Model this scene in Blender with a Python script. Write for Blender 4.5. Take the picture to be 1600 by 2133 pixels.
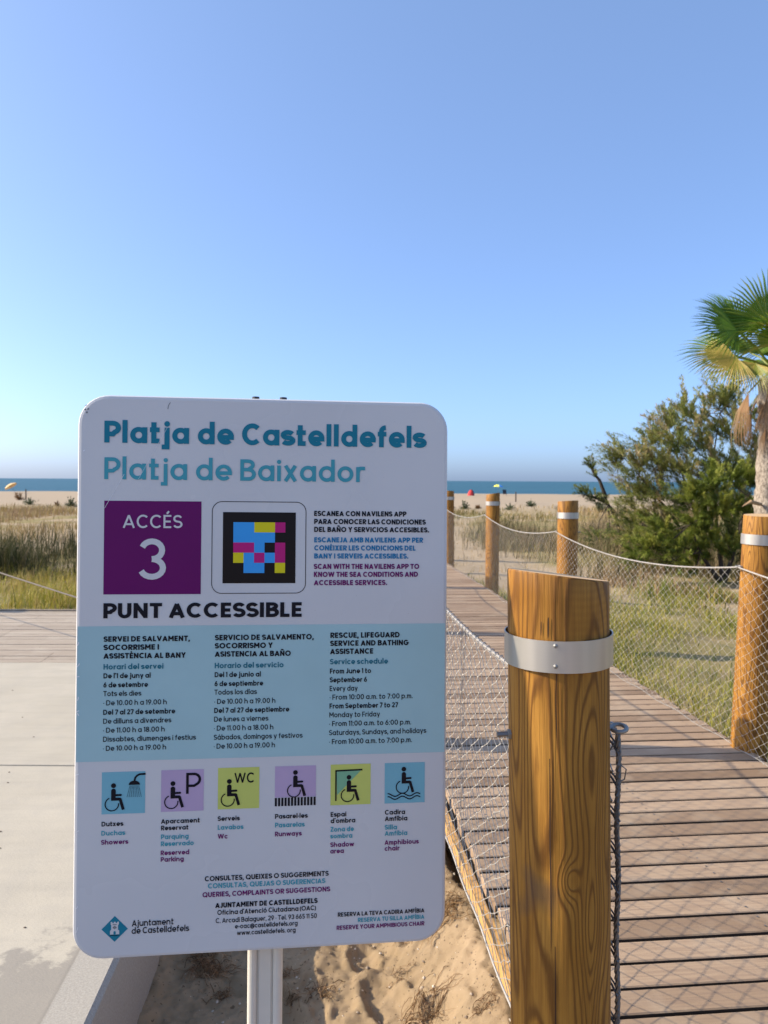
import bpy, bmesh, math, random
import numpy as np
from mathutils import Vector, Matrix, Euler
random.seed(7); rng = np.random.default_rng(7)
for o in list(bpy.data.objects): bpy.data.objects.remove(o, do_unlink=True)
scene = bpy.context.scene
COL = scene.collection
R = math.radians

# ------------------------------------------------------------------ camera
CAM_H = 1.26
cam = bpy.data.cameras.new('camera'); camo = bpy.data.objects.new('camera', cam); COL.objects.link(camo)
cam.sensor_fit = 'VERTICAL'; cam.sensor_height = 36.0; cam.lens = 1560.0 / 2133.0 * 36.0
cam.clip_start = 0.02; cam.clip_end = 60000
_p = math.atan((1066.5 - 1000.8) / 1560.0); _r = R(.34)
F = Vector((0, math.cos(_p), -math.sin(_p))); R0 = Vector((1, 0, 0)); U0 = R0.cross(F)
RT = R0 * math.cos(_r) + U0 * math.sin(_r); UP = RT.cross(F)
camo.matrix_world = Matrix(((RT.x, UP.x, -F.x, 0), (RT.y, UP.y, -F.y, 0), (RT.z, UP.z, -F.z, CAM_H), (0, 0, 0, 1)))
cam.dof.use_dof = True; cam.dof.focus_distance = 1.22; cam.dof.aperture_fstop = 10.5
scene.camera = camo

# ------------------------------------------------------------------ sky, sun, exposure
SUN_EL = 31.0; SUN_AZ = math.atan2(-.99, .09)          # azimuth measured from +Y towards +X: sun stands far left, a little behind the sign
world = bpy.data.worlds.new("World"); scene.world = world; world.use_nodes = True
wn = world.node_tree.nodes; wl = world.node_tree.links
sky = wn.new('ShaderNodeTexSky'); sky.sky_type = 'NISHITA'; sky.sun_disc = False
sky.sun_elevation = R(SUN_EL); sky.sun_rotation = SUN_AZ
sky.air_density = 0.6; sky.dust_density = 2.8; sky.ozone_density = 6.0; sky.altitude = 500
bg = wn['Background']; bg.inputs['Strength'].default_value = 0.15
tintn = wn.new('ShaderNodeVectorMath'); tintn.operation = 'MULTIPLY'; tintn.inputs[1].default_value = (.66, .64, .62)
addn = wn.new('ShaderNodeVectorMath'); addn.operation = 'ADD'; addn.inputs[1].default_value = (.34, .53, .88)      # even thin haze over the whole sky
wl.new(sky.outputs['Color'], tintn.inputs[0]); wl.new(tintn.outputs[0], addn.inputs[0]); wl.new(addn.outputs[0], bg.inputs['Color'])
sun = bpy.data.lights.new('sun', 'SUN'); sun.energy = 2.9; sun.angle = R(.53); sun.color = (1.0, .87, .66)
suno = bpy.data.objects.new('sun', sun); COL.objects.link(suno)
sdir = Vector((math.sin(SUN_AZ) * math.cos(R(SUN_EL)), math.cos(SUN_AZ) * math.cos(R(SUN_EL)), math.sin(R(SUN_EL))))
suno.rotation_euler = sdir.to_track_quat('Z', 'Y').to_euler(); suno.location = sdir * 30
scene.view_settings.view_transform = 'Standard'; scene.view_settings.look = 'None'
scene.view_settings.exposure = 1.28; scene.view_settings.gamma = 1.0
scene.cycles.use_denoising = True; scene.cycles.max_bounces = 6; scene.cycles.transparent_max_bounces = 6

# ------------------------------------------------------------------ material helpers
class NT:
    def __init__(s, name):
        s.m = bpy.data.materials.new(name); s.m.use_nodes = True
        s.t = s.m.node_tree; s.n = s.t.nodes; s.b = s.n['Principled BSDF']
    def new(s, typ, **kw):
        n = s.n.new(typ)
        for k, v in kw.items():
            if k in n.bl_rna.properties.keys(): setattr(n, k, v)
        return n
    def link(s, a, b): s.t.links.new(a, b)
    def coord(s, kind='Object', scale=(1, 1, 1), rnd=0.0):
        tc = s.new('ShaderNodeTexCoord'); mp = s.new('ShaderNodeMapping')
        mp.inputs['Scale'].default_value = scale
        src = tc.outputs[kind]
        if rnd:
            oi = s.new('ShaderNodeObjectInfo'); mul = s.new('ShaderNodeMath', operation='MULTIPLY'); mul.inputs[1].default_value = rnd
            s.link(oi.outputs['Random'], mul.inputs[0])
            add = s.new('ShaderNodeVectorMath', operation='ADD'); s.link(src, add.inputs[0]); s.link(mul.outputs[0], add.inputs[1]); src = add.outputs[0]
        s.link(src, mp.inputs['Vector']); return mp.outputs['Vector']
    def noise(s, vec, scale, detail=4, rough=.55, dist=0):
        n = s.new('ShaderNodeTexNoise'); n.inputs['Scale'].default_value = scale; n.inputs['Detail'].default_value = detail
        n.inputs['Roughness'].default_value = rough; n.inputs['Distortion'].default_value = dist
        s.link(vec, n.inputs['Vector']); return n.outputs['Fac']
    def ramp(s, fac, stops, interp='LINEAR'):
        n = s.new('ShaderNodeValToRGB'); n.color_ramp.interpolation = interp; e = n.color_ramp.elements
        while len(e) < len(stops): e.new(.5)
        for i, (p, c) in enumerate(stops):
            e[i].position = p; e[i].color = (c[0], c[1], c[2], 1) if hasattr(c, '__len__') else (c, c, c, 1)
        s.link(fac, n.inputs['Fac']); return n.outputs['Color']
    def math(s, op, a, b=None, c=None):
        n = s.new('ShaderNodeMath', operation=op)
        for i, v in enumerate((a, b, c)):
            if v is None: continue
            if hasattr(v, 'is_linked'): s.link(v, n.inputs[i])
            else: n.inputs[i].default_value = v
        return n.outputs[0]
    def mix(s, fac, a, b, typ='MIX'):
        n = s.new('ShaderNodeMix', data_type='RGBA', blend_type=typ)
        for v, i in ((fac, 0), (a, 6), (b, 7)):
            if hasattr(v, 'is_linked'): s.link(v, n.inputs[i])
            elif i == 0: n.inputs[0].default_value = v
            else: n.inputs[i].default_value = (v[0], v[1], v[2], 1)
        return n.outputs[2]
    def bump(s, h, strength=.3, dist=.01, prev=None):
        n = s.new('ShaderNodeBump'); n.inputs['Strength'].default_value = strength; n.inputs['Distance'].default_value = dist
        s.link(h, n.inputs['Height'])
        if prev is not None: s.link(prev, n.inputs['Normal'])
        s.link(n.outputs['Normal'], s.b.inputs['Normal']); return n.outputs['Normal']
    def attr(s, name):
        n = s.new('ShaderNodeAttribute'); n.attribute_name = name; return n.outputs['Fac']
    def base(s, c):
        if hasattr(c, 'is_linked'): s.link(c, s.b.inputs['Base Color'])
        else: s.b.inputs['Base Color'].default_value = (c[0], c[1], c[2], 1)
    def set(s, rough=None, metal=None, spec=None, coat=None):
        if rough is not None:
            if hasattr(rough, 'is_linked'): s.link(rough, s.b.inputs['Roughness'])
            else: s.b.inputs['Roughness'].default_value = rough
        if metal is not None: s.b.inputs['Metallic'].default_value = metal
        if spec is not None: s.b.inputs['Specular IOR Level'].default_value = spec
        if coat is not None: s.b.inputs['Coat Weight'].default_value = coat
        return s

def plain(name, c, rough=.5, metal=0, spec=.5, var=.12, scale=30):
    k = NT(name); v = k.coord('Object'); n = k.noise(v, scale, 3)
    k.base(k.mix(n, [x * (1 - var) for x in c], [min(1, x * (1 + var)) for x in c])); k.set(rough, metal, spec); return k.m

def mat_sign_white():
    k = NT('sign_white_enamel'); v = k.coord('Object')
    n = k.noise(v, 2.5, 4); sp = k.noise(v, 160, 2)
    c = k.mix(k.ramp(n, [(.35, 0), (.7, 1)]), (.61, .60, .59), (.565, .555, .55))
    c = k.mix(k.ramp(sp, [(.74, 0), (.78, 1)]), c, (.45, .42, .40))
    k.base(c); k.set(k.ramp(n, [(.3, .22), (.7, .32)]), 0, .28); return k.m
def ink(name, c):
    k = NT(name); v = k.coord('Object'); n = k.noise(v, 9, 3)
    k.base(k.mix(n, [x * .92 for x in c], [min(1, x * 1.08) for x in c])); k.set(.3, 0, .16); return k.m

def mat_post_wood(knots=()):
    k = NT('varnished_pine')
    v = k.coord('Object', (1, 1, .13), 9.0)
    warp = k.noise(v, 7, 3, .5)
    big = k.noise(v, 11, 1.5, .45, .35)
    jit = k.noise(k.coord('Object', (1, 1, .22), 9.0), 55, 3, .6)
    ph = k.math('MULTIPLY', k.math('ADD', k.math('ADD', big, k.math('MULTIPLY', warp, .12)), k.math('MULTIPLY', jit, .022)), 118.0)
    for (kx, ky, kz, s, zs, amp) in knots:        # knots and flat-sawn figure: rings run round these points
        tc = k.new('ShaderNodeTexCoord'); sb = k.new('ShaderNodeVectorMath', operation='SUBTRACT'); sb.inputs[1].default_value = (kx, ky, kz); k.link(tc.outputs['Object'], sb.inputs[0])
        sc = k.new('ShaderNodeVectorMath', operation='MULTIPLY'); sc.inputs[1].default_value = (1 / s, 1 / s, 1 / zs); k.link(sb.outputs[0], sc.inputs[0])
        ln = k.new('ShaderNodeVectorMath', operation='LENGTH'); k.link(sc.outputs[0], ln.inputs[0])
        ph = k.math('ADD', ph, k.math('MULTIPLY', k.math('EXPONENT', k.math('MULTIPLY', k.math('POWER', ln.outputs['Value'], 2.0), -1.0)), amp))
    rings = k.math('SINE', ph)
    band = k.ramp(k.math('MULTIPLY_ADD', rings, .5, .5), [(0.0, 0), (.55, .10), (.86, .70), (.98, 1)])
    v2 = k.coord('Object', (1, 1, .02), 5.0)
    fib = k.noise(v2, 240, 3, .6)
    blot = k.noise(k.coord('Object', (1, 1, .35), 7.0), 14, 4, .6)
    c = k.mix(k.ramp(blot, [(.3, 0), (.7, 1)]), (.29, .124, .015), (.46, .222, .038))
    c = k.mix(k.math('MULTIPLY', k.math('MULTIPLY', band, k.math('MULTIPLY_ADD', blot, .8, .48)), .9), c, (.12, .046, .008))
    c = k.mix(k.math('MULTIPLY', k.ramp(fib, [(.42, 0), (.68, 1)]), .5), c, (.17, .065, .012))
    stain = k.noise(k.coord('Object', (1, 1, .6), 3.3), 9, 2, .5)
    c = k.mix(k.math('MULTIPLY', k.ramp(stain, [(.735, 0), (.80, 1)]), .5), c, (.07, .055, .045))
    sz = k.new('ShaderNodeSeparateXYZ'); tc2 = k.new('ShaderNodeTexCoord'); k.link(tc2.outputs['Object'], sz.inputs[0])     # planer chatter round the sawn head
    chat = k.math('SINE', k.math('ADD', k.math('MULTIPLY', sz.outputs['Z'], 560.0), k.math('MULTIPLY', big, 30.0)))
    headm = k.math('MULTIPLY', k.math('GREATER_THAN', sz.outputs['Z'], .985), k.ramp(stain, [(.4, 0), (.6, 1)]))
    c = k.mix(k.math('MULTIPLY', headm, k.math('MULTIPLY_ADD', chat, .11, .11)), c, (.13, .05, .008))
    k.base(c); k.set(k.ramp(blot, [(.3, .50), (.7, .66)]), 0, .25)
    b1 = k.bump(fib, .5, .003); k.bump(band, .3, .002, b1); return k.m
def mat_post_top():
    k = NT('sawn_pine_end'); v = k.coord('Object', (1, 1, 1), 2.0); n = k.noise(v, 70, 4)
    k.base(k.mix(n, (.50, .30, .12), (.66, .44, .22))); k.set(.65); return k.m
def mat_steel():
    k = NT('brushed_steel'); v = k.coord('Object', (1, 1, 1), 3.0)
    n = k.noise(k.coord('Object', (.15, .15, 26), 3.0), 40, 3); b = k.noise(v, 22, 3)
    k.base(k.mix(k.ramp(k.noise(k.coord('Object', (1, 1, .04), 3.0), 16, 2), [(.35, 0), (.65, 1)]), (.36, .335, .30), (.60, .56, .50))); k.set(k.math('MULTIPLY_ADD', n, .2, .36), .85, .5)
    k.bump(n, .06, .001); return k.m
def mat_plank(name='weathered_decking', c0=(.225, .148, .088), c1=(.42, .298, .195), c2=(.47, .37, .26)):
    k = NT(name); v = k.coord('Object')
    g = k.noise(k.coord('Object', (1.6, 40, 30)), 3.0, 5, .6, .5); s = k.noise(v, 4.5, 4, .6); f = k.noise(k.coord('Object', (6, 160, 60)), 2, 3)
    t = k.attr('tint')
    c = k.mix(t, c0, c1)
    c = k.mix(k.math('MULTIPLY', k.ramp(g, [(.42, 0), (.68, 1)]), .5), c, (.20, .135, .095))
    c = k.mix(k.math('MULTIPLY', k.ramp(s, [(.5, 0), (.75, 1)]), .5), c, c2)
    kn = k.noise(k.coord('Object', (9, 18, 1)), 1.7, 1, .4)
    c = k.mix(k.math('MULTIPLY', k.ramp(kn, [(.76, 0), (.80, 1)]), .6), c, (.11, .07, .045))
    k.base(c); k.set(.72, 0, .3); k.bump(k.math('ADD', g, f), .25, .002); return k.m
def mat_concrete():
    k = NT('pale_concrete'); v = k.coord('Object')
    a = k.noise(v, 1.3, 5, .6); b = k.noise(v, 9, 5, .65); f = k.noise(k.coord('Object', (60, 220, 60)), 1, 2); sp = k.noise(v, 26, 2, .4)
    c = k.mix(k.ramp(a, [(.35, 0), (.68, 1)]), (.405, .36, .28), (.475, .425, .335))
    c = k.mix(k.math('MULTIPLY', k.ramp(b, [(.45, 0), (.75, 1)]), .5), c, (.38, .345, .29))
    c = k.mix(k.ramp(sp, [(.77, 0), (.79, 1)]), c, (.16, .135, .11))
    st = k.noise(k.coord('Object', (1.1, 9, 1)), 1.6, 4, .6); c = k.mix(k.math('MULTIPLY', k.ramp(st, [(.46, 0), (.7, 1)]), .38), c, (.345, .31, .25))
    # worn damp-dirty patch on the slab's near corner, with its own ragged outline
    sep = k.new('ShaderNodeSeparateXYZ'); k.link(v, sep.inputs[0])
    d = k.math('SUBTRACT', k.math('MULTIPLY_ADD', sep.outputs['X'], .85, 2.72), sep.outputs['Y'])
    e = k.math('ADD', k.math('MULTIPLY_ADD', sep.outputs['Z'], -12.0, d), k.math('MULTIPLY_ADD', b, .9, -.45)); e = k.math('ADD', e, k.math('MULTIPLY_ADD', f, .14, -.07))
    m = k.ramp(k.math('MULTIPLY_ADD', e, 1.0, .5), [(.47, 0), (.56, 1)])
    c = k.mix(k.math('MULTIPLY', m, .75), c, (.25, .225, .19))
    de = k.math('ADD', k.math('MULTIPLY', sep.outputs['Y'], -.07), k.math('SUBTRACT', -.5583, sep.outputs['X']))          # distance from the edge beside the sand: a broomed margin
    mg = k.ramp(de, [(.105, 1), (.118, 0)]); gr = k.noise(v, 190, 2, .7)
    c = k.mix(k.math('MULTIPLY', mg, .8), c, k.mix(gr, (.22, .20, .17), (.52, .48, .41)))
    c = k.mix(k.math('MULTIPLY', k.ramp(de, [(.110, 0), (.114, 1), (.119, 0)]), .5), c, (.16, .14, .115))
    k.base(c); k.set(.85, 0, .25)
    r = k.noise(k.coord('Object', (90, 240, 60)), 1, 3, .6)
    b1 = k.bump(b, .15, .01); k.bump(r, .5, .002, b1); return k.m
def mat_sand():
    k = NT('beach_sand'); v = k.coord('Object')
    a = k.noise(v, .35, 4); b = k.noise(v, 5, 5, .6); g = k.noise(v, 420, 2, .7); sp = k.noise(v, 90, 2, .4)
    c = k.mix(k.ramp(b, [(.35, 0), (.7, 1)]), (.285, .205, .118), (.43, .315, .195))
    c = k.mix(k.math('MULTIPLY', g, .35), c, (.30, .21, .13))
    c = k.mix(k.ramp(sp, [(.66, 0), (.72, 1)]), c, (.15, .105, .065))
    sep = k.new('ShaderNodeSeparateXYZ'); k.link(v, sep.inputs[0])
    veg = k.attr('veg')
    vn = k.noise(v, 1.4, 5, .65)
    vc = k.mix(k.ramp(vn, [(.3, 0), (.7, 1)]), (.17, .165, .045), (.33, .26, .11))
    c = k.mix(k.math('MULTIPLY', veg, k.ramp(vn, [(.25, .95), (.7, .45)])), c, vc)
    far = k.ramp(k.math('MULTIPLY', sep.outputs['Y'], .01), [(.38, 0), (.5, 1)])
    mid = k.math('MULTIPLY', k.ramp(k.math('MULTIPLY', sep.outputs['Y'], .01), [(.06, 0), (.10, 1)]), k.math('SUBTRACT', 1.0, veg))
    c = k.mix(k.math('MULTIPLY', mid, .75), c, k.mix(b, (.37, .285, .185), (.50, .395, .275)))
    c = k.mix(far, c, (.385, .30, .205))
    k.base(c); k.set(.95, 0, .15)
    b1 = k.bump(b, .35, .02); k.bump(g, .7, .005, b1); return k.m
def mat_sea():
    k = NT('sea_water'); v = k.coord('Object', (1, 1, 1))
    n = k.noise(k.coord('Object', (.02, .12, 1)), 1.0, 6, .62); w = k.noise(k.coord('Object', (.6, 2.2, 1)), 1.0, 4, .6)
    c = k.mix(k.ramp(n, [(.35, 0), (.68, 1)]), (.022, .085, .125), (.04, .13, .165))
    c = k.mix(k.ramp(w, [(.68, 0), (.75, .5)]), c, (.35, .45, .48))
    k.base(c); k.set(.5, 0, .16); k.bump(w, .5, .3); return k.m
def leafmat(name, stops, rough=.6, trans=.25, attr='tint'):
    k = NT(name); t = k.attr(attr)
    k.base(k.ramp(t, stops)); k.set(rough, 0, .25)
    if trans:
        tr = k.new('ShaderNodeBsdfTranslucent'); k.link(k.ramp(t, stops), tr.inputs['Color'])
        mx = k.new('ShaderNodeMixShader'); mx.inputs[0].default_value = trans
        k.link(k.b.outputs[0], mx.inputs[1]); k.link(tr.outputs[0], mx.inputs[2])
        k.link(mx.outputs[0], k.n['Material Output'].inputs['Surface'])
    return k.m
def mat_bark(name, c0, c1, sc=(1, 1, .25)):
    k = NT(name); v = k.coord('Object', sc); n = k.noise(v, 40, 5, .65); k.base(k.mix(k.ramp(n, [(.3, 0), (.7, 1)]), c0, c1)); k.set(.9, 0, .2); k.bump(n, .6, .01); return k.m

M = dict(
    white=mat_sign_white(), black=ink('black_print', (.006, .006, .012)), teal=ink('dark_teal_print', (.012, .175, .25)), aqua=ink('mid_teal_print', (.06, .31, .37)),
    blue=ink('blue_print', (.015, .18, .36)), deep=ink('deep_teal_print', (.02, .15, .20)), plum=ink('plum_print', (.15, .008, .11)), purple=ink('purple_print', (.125, .003, .10)),
    band=ink('pale_teal_print', (.36, .53, .54)), t_teal=ink('tile_teal_print', (.19, .43, .50)), t_lilac=ink('tile_lilac_print', (.47, .35, .50)), t_lime=ink('tile_lime_print', (.55, .58, .14)),
    t_shade=ink('tile_green_print', (.20, .42, .25)), tag_black=ink('tag_black_print', (.012, .007, .006)), tag_blue=ink('tag_blue_print', (.045, .32, .72)), tag_yellow=ink('tag_yellow_print', (.66, .57, .012)),
    tag_pink=ink('tag_pink_print', (.48, .013, .17)), emblem=ink('emblem_teal_print', (.012, .19, .27)),
    alu=plain('aluminium_post', (.66, .60, .50), .42, .05, .5, .05), dark=plain('dark_cap', (.03, .03, .035), .5), chip=plain('bare_metal_chip', (.75, .75, .76), .4, .3),
    post=mat_post_wood(), post_near=mat_post_wood([(-.002, -.08, .655, .014, .030, 22), (.040, -.069, .575, .030, .10, 20), (.028, -.075, .83, .026, .12, 16), (-.05, -.062, .33, .02, .09, 12), (.055, -.06, .30, .02, .10, 14)]), top=mat_post_top(), steel=mat_steel(), plank=mat_plank(), pale_plank=mat_plank('bleached_decking', (.26, .205, .145), (.44, .365, .275), (.48, .41, .32)), concrete=mat_concrete(), sand=mat_sand(), sea=mat_sea(),
    side=plain('gap_shade_plank_side', (.05, .033, .021), .9), rope_old=plain('old_grey_rope', (.17, .145, .125), .8, 0, .3, .25, 200),  # side: near-black colour paints the shade in the gaps between planks
    rope=plain('steel_rope', (.42, .385, .34), .5, .35, .5, .25, 260), wire=plain('mesh_wire', (.36, .335, .30), .5, .4, .5, .1), dwire=plain('grey_cable', (.16, .155, .15), .45, .6, .5, .35, 300),
    bolt=plain('bolt_steel', (.30, .29, .27), .5, .6, .5, .1), dbolt=plain('dull_bolt', (.22, .21, .20), .45, .8, .5, .2),
    edge=plain('edge_board_pine', (.50, .29, .10), .7, 0, .3, .3, 14), crack=plain('wood_crack', (.05, .022, .008), .9),
)
for nm, m in M.items(): pass

# ------------------------------------------------------------------ object helpers
def link(name, mesh, parent=None):
    o = bpy.data.objects.new(name, mesh); COL.objects.link(o)
    if parent is not None: o.parent = parent
    return o
def tag(o, label=None, cat=None, group=None, kind=None):
    if label: o['label'] = label
    if cat: o['category'] = cat
    if group: o['group'] = group
    if kind: o['kind'] = kind
    return o
def empty(name, loc=(0, 0, 0), rot=None):
    o = bpy.data.objects.new(name, None); COL.objects.link(o); o.location = loc; o.empty_display_size = .1
    if rot is not None: o.rotation_euler = rot
    return o
class MB:
    """collects vertices and faces for one mesh object"""
    def __init__(s): s.v = []; s.f = []; s.mi = []; s.tint = []
    def add(s, vs, fs, mi=0, tint=None):
        b = len(s.v); s.v.extend([tuple(x) for x in vs])
        for f in fs:
            s.f.append(tuple(b + i for i in f)); s.mi.append(mi); s.tint.append(.5 if tint is None else tint)
    def box(s, x0, x1, y0, y1, z0, z1, mi=0, tint=None, mat=None):
        vs = [Vector(p) for p in ((x0, y0, z0), (x1, y0, z0), (x1, y1, z0), (x0, y1, z0), (x0, y0, z1), (x1, y0, z1), (x1, y1, z1), (x0, y1, z1))]
        if mat is not None: vs = [mat @ p for p in vs]
        s.add(vs, [(3, 2, 1, 0), (4, 5, 6, 7), (0, 1, 5, 4), (1, 2, 6, 5), (2, 3, 7, 6), (3, 0, 4, 7)], mi, tint)
    def tube(s, pts, r, n=6, mi=0, tint=None, cap=True):
        pts = [Vector(p) for p in pts]; rr = r if hasattr(r, '__len__') else [r] * len(pts)
        vs = []; prev = None
        for i, p in enumerate(pts):
            t = (pts[min(i + 1, len(pts) - 1)] - pts[max(i - 1, 0)]); t = t.normalized() if t.length > 1e-9 else Vector((0, 0, 1))
            if prev is None: a = t.orthogonal().normalized()
            else:
                a = prev - t * prev.dot(t); a = a.normalized() if a.length > 1e-6 else t.orthogonal().normalized()
            prev = a; b = t.cross(a)
            for k in range(n):
                w = 2 * math.pi * k / n; vs.append(p + (a * math.cos(w) + b * math.sin(w)) * rr[i])
        fs = []
        for i in range(len(pts) - 1):
            for k in range(n): fs.append((i * n + k, i * n + (k + 1) % n, (i + 1) * n + (k + 1) % n, (i + 1) * n + k))
        if cap: fs.append(tuple(range(n))[::-1]); fs.append(tuple((len(pts) - 1) * n + k for k in range(n)))
        s.add(vs, fs, mi, tint)
    def poly(s, pts, mi=0, tint=None): s.add(pts, [tuple(range(len(pts)))], mi, tint)
    def build(s, name, mats, parent=None, smooth=False, tint=False):
        me = bpy.data.meshes.new(name); me.from_pydata(s.v, [], s.f)
        for m in (mats if isinstance(mats, (list, tuple)) else [mats]): me.materials.append(m)
        if any(s.mi): me.polygons.foreach_set('material_index', s.mi)
        if tint:
            a = me.attributes.new('tint', 'FLOAT', 'FACE'); a.data.foreach_set('value', np.array(s.tint, dtype=np.float32))
        if smooth: me.polygons.foreach_set('use_smooth', [True] * len(s.f))
        me.update(); return link(name, me, parent)
def blades(name, P, D, W, tint, mat, nseg=2, parent=None):
    """many leaf or grass blades in one mesh: P roots (N,3), D (N,nseg,3) offsets along the blade, W widths (N,)"""
    N = len(P); ang = rng.uniform(0, 2 * np.pi, N); side = np.stack([np.cos(ang), np.sin(ang), np.zeros(N)], 1) * (W * .5)[:, None]
    vs = np.empty((N, 2 * nseg + 1, 3)); vs[:, 0] = P - side; vs[:, 1] = P + side
    for s in range(1, nseg):
        k = 1 - .45 * s / nseg
        vs[:, 2 * s] = P + D[:, s - 1] - side * k; vs[:, 2 * s + 1] = P + D[:, s - 1] + side * k
    vs[:, 2 * nseg] = P + D[:, nseg - 1]
    nv = 2 * nseg + 1; base = (np.arange(N) * nv)[:, None]
    loops = []; starts = []; tot = 0
    fl = []
    for s in range(nseg - 1): fl.append([2 * s, 2 * s + 1, 2 * s + 3, 2 * s + 2])
    fl.append([2 * nseg - 2, 2 * nseg - 1, 2 * nseg])
    per = np.concatenate([np.array(f) for f in fl]); L = len(per)
    lv = (base + per[None, :]).ravel()
    offs = np.cumsum([0] + [len(f) for f in fl[:-1]])
    ls = ((np.arange(N) * L)[:, None] + offs[None, :]).ravel()
    me = bpy.data.meshes.new(name); me.vertices.add(N * nv); me.vertices.foreach_set('co', vs.ravel().astype(np.float32))
    me.loops.add(len(lv)); me.loops.foreach_set('vertex_index', lv.astype(np.int32))
    me.polygons.add(len(ls)); me.polygons.foreach_set('loop_start', ls.astype(np.int32))
    me.update(calc_edges=True); me.validate()
    a = me.attributes.new('tint', 'FLOAT', 'FACE'); a.data.foreach_set('value', np.repeat(tint, len(fl)).astype(np.float32))
    me.materials.append(mat); return link(name, me, parent)
def vnoise(x, y, seed=0):
    """smooth value noise on arrays"""
    x = np.asarray(x, float); y = np.asarray(y, float)
    def h(i, j):
        n = (i * 374761393 + j * 668265263 + seed * 974634777) & 0x7fffffff
        n = ((n ^ (n >> 13)) * 1274126177) & 0x7fffffff
        return ((n ^ (n >> 16)) & 0xffff) / 65535.0
    xi = np.floor(x).astype(np.int64); yi = np.floor(y).astype(np.int64); fx = x - xi; fy = y - yi
    fx = fx * fx * (3 - 2 * fx); fy = fy * fy * (3 - 2 * fy)
    return (h(xi, yi) * (1 - fx) + h(xi + 1, yi) * fx) * (1 - fy) + (h(xi, yi + 1) * (1 - fx) + h(xi + 1, yi + 1) * fx) * fy - .5
def sstep(a, b, x): t = np.clip((np.asarray(x, float) - a) / (b - a), 0, 1); return t * t * (3 - 2 * t)

# ------------------------------------------------------------------ layout constants
M['bark_dark'] = plain('old_joist', (.09, .07, .05), .9)
DO = Vector((.282, 2.807, 0)); DE = Vector((-.0936, .9956, 0)).normalized(); DP = Vector((DE.y, -DE.x, 0))   # boardwalk: left-edge origin, run, across
DW = 1.5
def edge_x(y, t):   # world x of the boardwalk line at across-distance t
    return DO.x + DP.x * t + (y - DO.y - DP.y * t) / DE.y * DE.x
SLAB_X = lambda y: -.676 - .07 * (y - 1.681)

# ------------------------------------------------------------------ ground: one sheet to the sea floor
def ground_z(x, y):
    x = np.asarray(x, float); y = np.asarray(y, float)
    tl = x - edge_x(y, 0); tr = x - edge_x(y, DW)
    z = np.full(np.broadcast(x, y).shape, -.27)
    far = sstep(28, 122, y); z = z - far * .57 - sstep(122, 200, y) * 4
    dn = sstep(7.5, 12, y) * (1 - sstep(60, 110, y) * .8)
    z = z + dn * (.22 * vnoise(x * .22 + 3, y * .22, 1) + .12 * vnoise(x * .7, y * .7, 2)) + dn * .05 * vnoise(x * 2.3, y * 2.3, 3)
    # right bank beside the boardwalk
    rb = sstep(-.05, .1, tr) * (1 - sstep(9, 14, y)); z = z * (1 - rb) + rb * (-.09 - .12 * sstep(.2, 3.0, tr) + .06 * vnoise(x * 1.3, y * 1.3, 5) + .03 * vnoise(x * 5, y * 5, 6))
    # sand pit between the slab and the boardwalk
    pit = (1 - sstep(.05, .3, tl)) * (1 - sstep(5.2, 6.5, y)) * sstep(-1.4, -1.0, x)
    pz = -.335 + .215 * sstep(-.36, -.01, tl) - .16 * sstep(-.06, .06, tl) * (.25 + .9 * sstep(2.35, 2.7, y)) - .06 * sstep(2.4, 2.75, y) * sstep(-.2, -.02, tl) + .045 * vnoise(x * 4.2 + 1, y * 4.2, 8) +   .022 * vnoise(x * 10, y * 10, 9) + .014 * vnoise(x * 26, y * 26, 10) + .012 * vnoise(x * 52, y * 52, 11) + .009 * vnoise(x * 110, y * 110, 12)
    pz = pz + .03 * np.exp(-((x - SLAB_X(y)) / .05) ** 2)
    for fx, fy, rx, ry, a, d in ((.02, 2.18, .06, .13, .5, .03), (-.06, 2.42, .05, .09, .2, .025), (.12, 2.5, .055, .10, -.3, .03), (-.30, 2.2, .05, .12, .7, .025), (-.42, 1.95, .06, .12, -.2, .02), (.16, 2.05, .045, .08, .9, .025), (.05, 1.85, .05, .11, .3, .02)):
        cx_, sx_ = math.cos(a), math.sin(a); u = ((x - fx) * cx_ + (y - fy) * sx_) / rx; w = (-(x - fx) * sx_ + (y - fy) * cx_) / ry
        q = u * u + w * w; pz = pz - d * np.exp(-q * q * 1.5) + d * .45 * np.exp(-(q - 1.35) ** 2 * 5)
    # tread marks of one sole
    u = ((x - .0) * .8 + (y - 1.98) * .6); w = (-(x - .0) * .6 + (y - 1.98) * .8); mk = np.exp(-((u / .13) ** 4 + (w / .055) ** 4))
    pz = pz + mk * (.005 * np.sin(u * 300) * np.cos(w * 70) - .012)
    z = z * (1 - pit) + pit * pz
    under = sstep(-.02, .06, tl) * sstep(-.02, .06, -tr) * (y < 24); z = z - under * .06 * (y > 5.2)
    return z
def axis(segs):
    out = []
    for a, b, st in segs: out.extend(np.arange(a, b - 1e-9, st))
    out.append(segs[-1][1]); return np.array(out)
gx = axis([(-9000, -600, 1200), (-600, -60, 60), (-60, -14, 3), (-14, -4, .35), (-4, -.9, .12), (-.9, .5, .0075), (.5, 1.6, .05), (1.6, 6, .07), (6, 14, .3), (14, 60, 3), (60, 600, 60), (600, 9000, 1200)])
gy = axis([(-40, 0, 8), (0, 1.5, .1), (1.5, 3.1, .0085), (3.1, 14, .08), (14, 34, .3), (34, 130, 2.0), (130, 420, 20)])
GX, GY = np.meshgrid(gx, gy); GZ = ground_z(GX, GY)
nx, ny = len(gx), len(gy)
me = bpy.data.meshes.new('ground'); me.vertices.add(nx * ny); me.vertices.foreach_set('co', np.stack([GX, GY, GZ], -1).ravel().astype(np.float32))
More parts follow.
